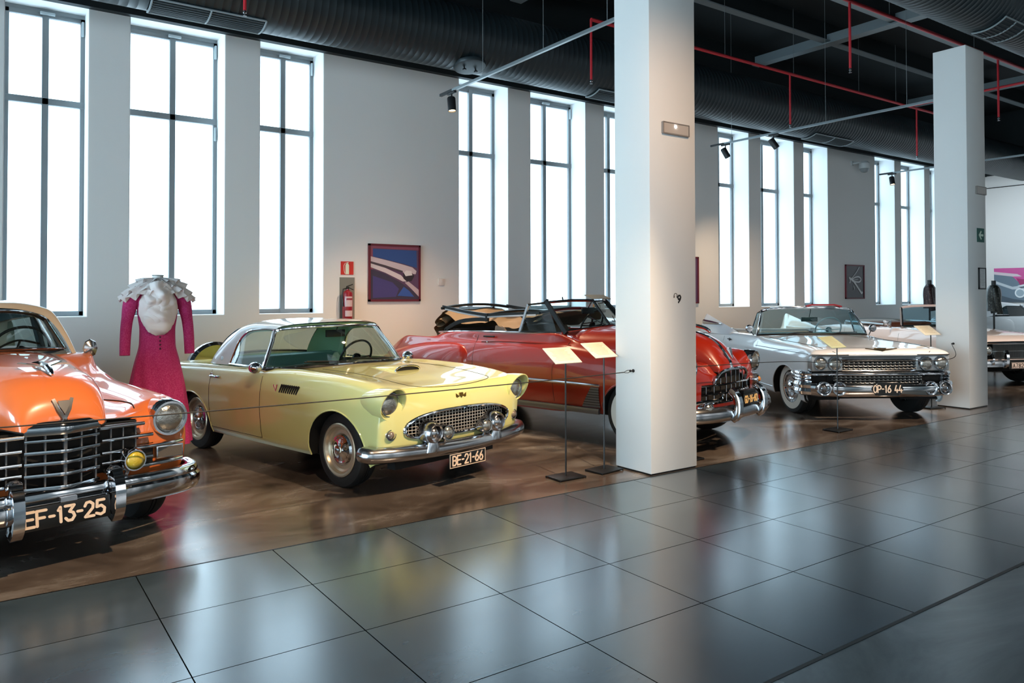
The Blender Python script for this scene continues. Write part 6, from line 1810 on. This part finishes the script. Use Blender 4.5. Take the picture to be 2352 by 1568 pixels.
for q, (rx, ry, z0, dz, k) in enumerate(((.20, .13, 1.835, .03, 11), (.26, .15, 1.82, .075, 13), (.32, .16, 1.805, .125, 12), (.345, .165, 1.785, .16, 15))):
    ph = [rr_.uniform(0, 6) for _ in range(5)]
    rows = []
    for t in np.linspace(0, 1, 11):
        r = []
        for a in TH:
            w_ = .5*math.sin(k*a+ph[0]) + .35*math.sin((k+4)*a+ph[1]) + .3*math.sin((2*k+1)*a+ph[2])
            R1 = 1 + t*.07*w_
            ca, sa = math.cos(a), math.sin(a)
            x = (.055*(1-t) + rx*t)*ca*R1
            y = (.055*(1-t) + ry*t)*sa*R1
            r.append((x, y, z0 - dz*(t**1.7)*(.35+.65*abs(ca)) + .028*t*w_ - .02*t*(sa < 0)))
        rows.append(r)
    b.grid(np.array(rows))
b.build('ruffle_collar', M_RUF, dr, ang=80)
# the ruffled front: an oval bunch of organza, folded every way
def jabot(zc, hz, wx, y0, bulge, sd, n=60):
    rg = random.Random(sd)
    W = [(rg.uniform(-45, 45), rg.uniform(-45, 55), rg.uniform(0, 6), rg.uniform(.0025, .0055)) for _ in range(11)]
    rows = []
    for i in range(n+1):
        t = i/n
        r = []
        for a in np.linspace(0, 2*PI, 90):
            e = t*(1 + (.022*math.sin(11*a+sd) + .015*math.sin(23*a+2*sd))*max(0, t-.4))
            x, z = wx*e*math.cos(a), hz*e*math.sin(a)
            d = sum(A*math.sin(kx*(x+.04*math.sin(18*z+p)) + kz*z + p) for kx, kz, p, A in W)
            r.append((x, y0 + .05*(x/.16)**2 - bulge*math.sqrt(max(0, 1-.94*t*t)) + 1.25*d, zc + z))
        rows.append(r)
    return rows
b = MB()
b.grid(np.array(jabot(1.67, .135, .13, -.135, .05, 4)))
b.grid(np.array(jabot(1.53, .235, .175, -.115, .06, 9)))
b.grid(np.array(jabot(1.42, .15, .135, -.125, .06, 2)))
b.build('ruffle_front', M_RUF, dr, ang=80)
for k in range(4):
    MB().sphere((.015, -.128-.006*k, 1.255-.037*k), .009, 8).build('button', mat('button_plum', '#4a0d2c', .4), dr)
st = MB().tube([(0, 0, .02), (0, 0, .4)], .015, 10).lathe([(0, .02), (.17, .02), (.18, .01), (.18, 0), (0, 0)], (0, 0, 0), (0, 0, 1), 28)
st.build('stand', BLACK, dr)

# ------------------------------------------------------------------ far mannequins in jackets
def jacket(x, y, base, rz, m, lab, legs=True):
    t = thing('jacket_mannequin', lab, 'mannequin', (x, y, 0), rz)
    rows = [fold_ring(z, rx, ry, 40, .004, 0, 7) for z, rx, ry in ((base, .2, .14), (base+.15, .19, .13), (base+.32, .215, .14), (base+.45, .22, .13), (base+.52, .17, .1), (base+.56, .07, .07))]
    MB().grid(pchip(np.array(rows), 4), closev=True).build('jacket', m, t, ang=70)
    for s in (-1, 1):
        MB().tube(catmull([(s*.19, 0, base+.47), (s*.26, 0, base+.35), (s*.29, -.02, base+.15), (s*.28, -.06, base-.05)], 5), .06, 12).build('sleeve', m, t, ang=70)
    MB().tube([(0, 0, base+.55), (0, 0, base+.66)], .045, 12).build('neck_form', BLACK, t)
    MB().tube([(0, 0, .02), (0, 0, base+.02)], .02, 8).lathe([(0, .02), (.16, .02), (.16, 0), (0, 0)], (0, 0, 0), (0, 0, 1), 20).build('stand', BLACK, t)
    return t
jacket(18.2, 9.0, 1.34, .5, mat('sequin_brown', '#2a1416', .35, .2, noise=(34, '#8a706e', .55, .8), bump=(90, .6)), 'dark brown sequined jacket on a form left of the narrower pillar')
jacket(18.0, 7.54, 1.3, .6, mat('sequin_green', '#171a14', .35, .2, noise=(30, '#7d8074', .55, .8), bump=(90, .6)), 'dark green decorated jacket on a form right of the narrower pillar')
# ------------------------------------------------------------------ daylight and lamps
w = bpy.data.worlds.new('world')
SC.world = w
w.use_nodes = True
w.node_tree.nodes['Background'].inputs['Color'].default_value = (0.55, 0.68, 0.8, 1)
w.node_tree.nodes['Background'].inputs['Strength'].default_value = 0.4
WM = (1.0, .72, .46)
# rail spotlights over the walkway, aimed at the noses of the cars
spot_light(1.3, 2.2, 4.5, (.5, 5.6, .7), 900, 52, .9, WM)
spot_light(3.9, 2.2, 4.5, (3.6, 5.6, .5), 1000, 52, .9, WM)
spot_light(7.6, 2.4, 4.5, (7.0, 5.6, .7), 900, 40, .9, WM)
spot_light(9.6, 2.2, 4.5, (9.9, 5.4, .8), 900, 52, .9, (1.0, .76, .55))
spot_light(14.5, 2.4, 4.5, (15.4, 5.9, .7), 700, 50, .9, (1.0, .8, .62))
spot_light(4.6, 2.4, 4.6, (5.2, 5.0, 2.2), 170, 80, 1.0, (1.0, .64, .38))  # unseen soft spot added to warm the front of the big pillar
# rail spotlights over the cars
spot_light(5.34, 9.05, 4.22, (5.3, 9.1, 0), 600, 110, 1.0, WM)
spot_light(5.34, 7.0, 4.3, (4.6, 8.3, .8), 260, 90, 1.0, WM)
spot_light(11.9, 9.7, 4.3, (14, 9.8, .6), 320, 100, 1.0, WM)
# unseen cool spots added to brighten the end wall and the vintage car
COOL = (.80, .92, 1.0)
spot_light(21.5, 9.3, 4.6, (26, 9.6, 2.6), 330, 95, 1.0, COOL)
spot_light(21.5, 5.0, 4.6, (26, 5.4, 2.6), 330, 95, 1.0, COOL)
spot_light(20.8, 7.2, 4.6, (23.2, 8.3, .9), 260, 70, 1.0, COOL)
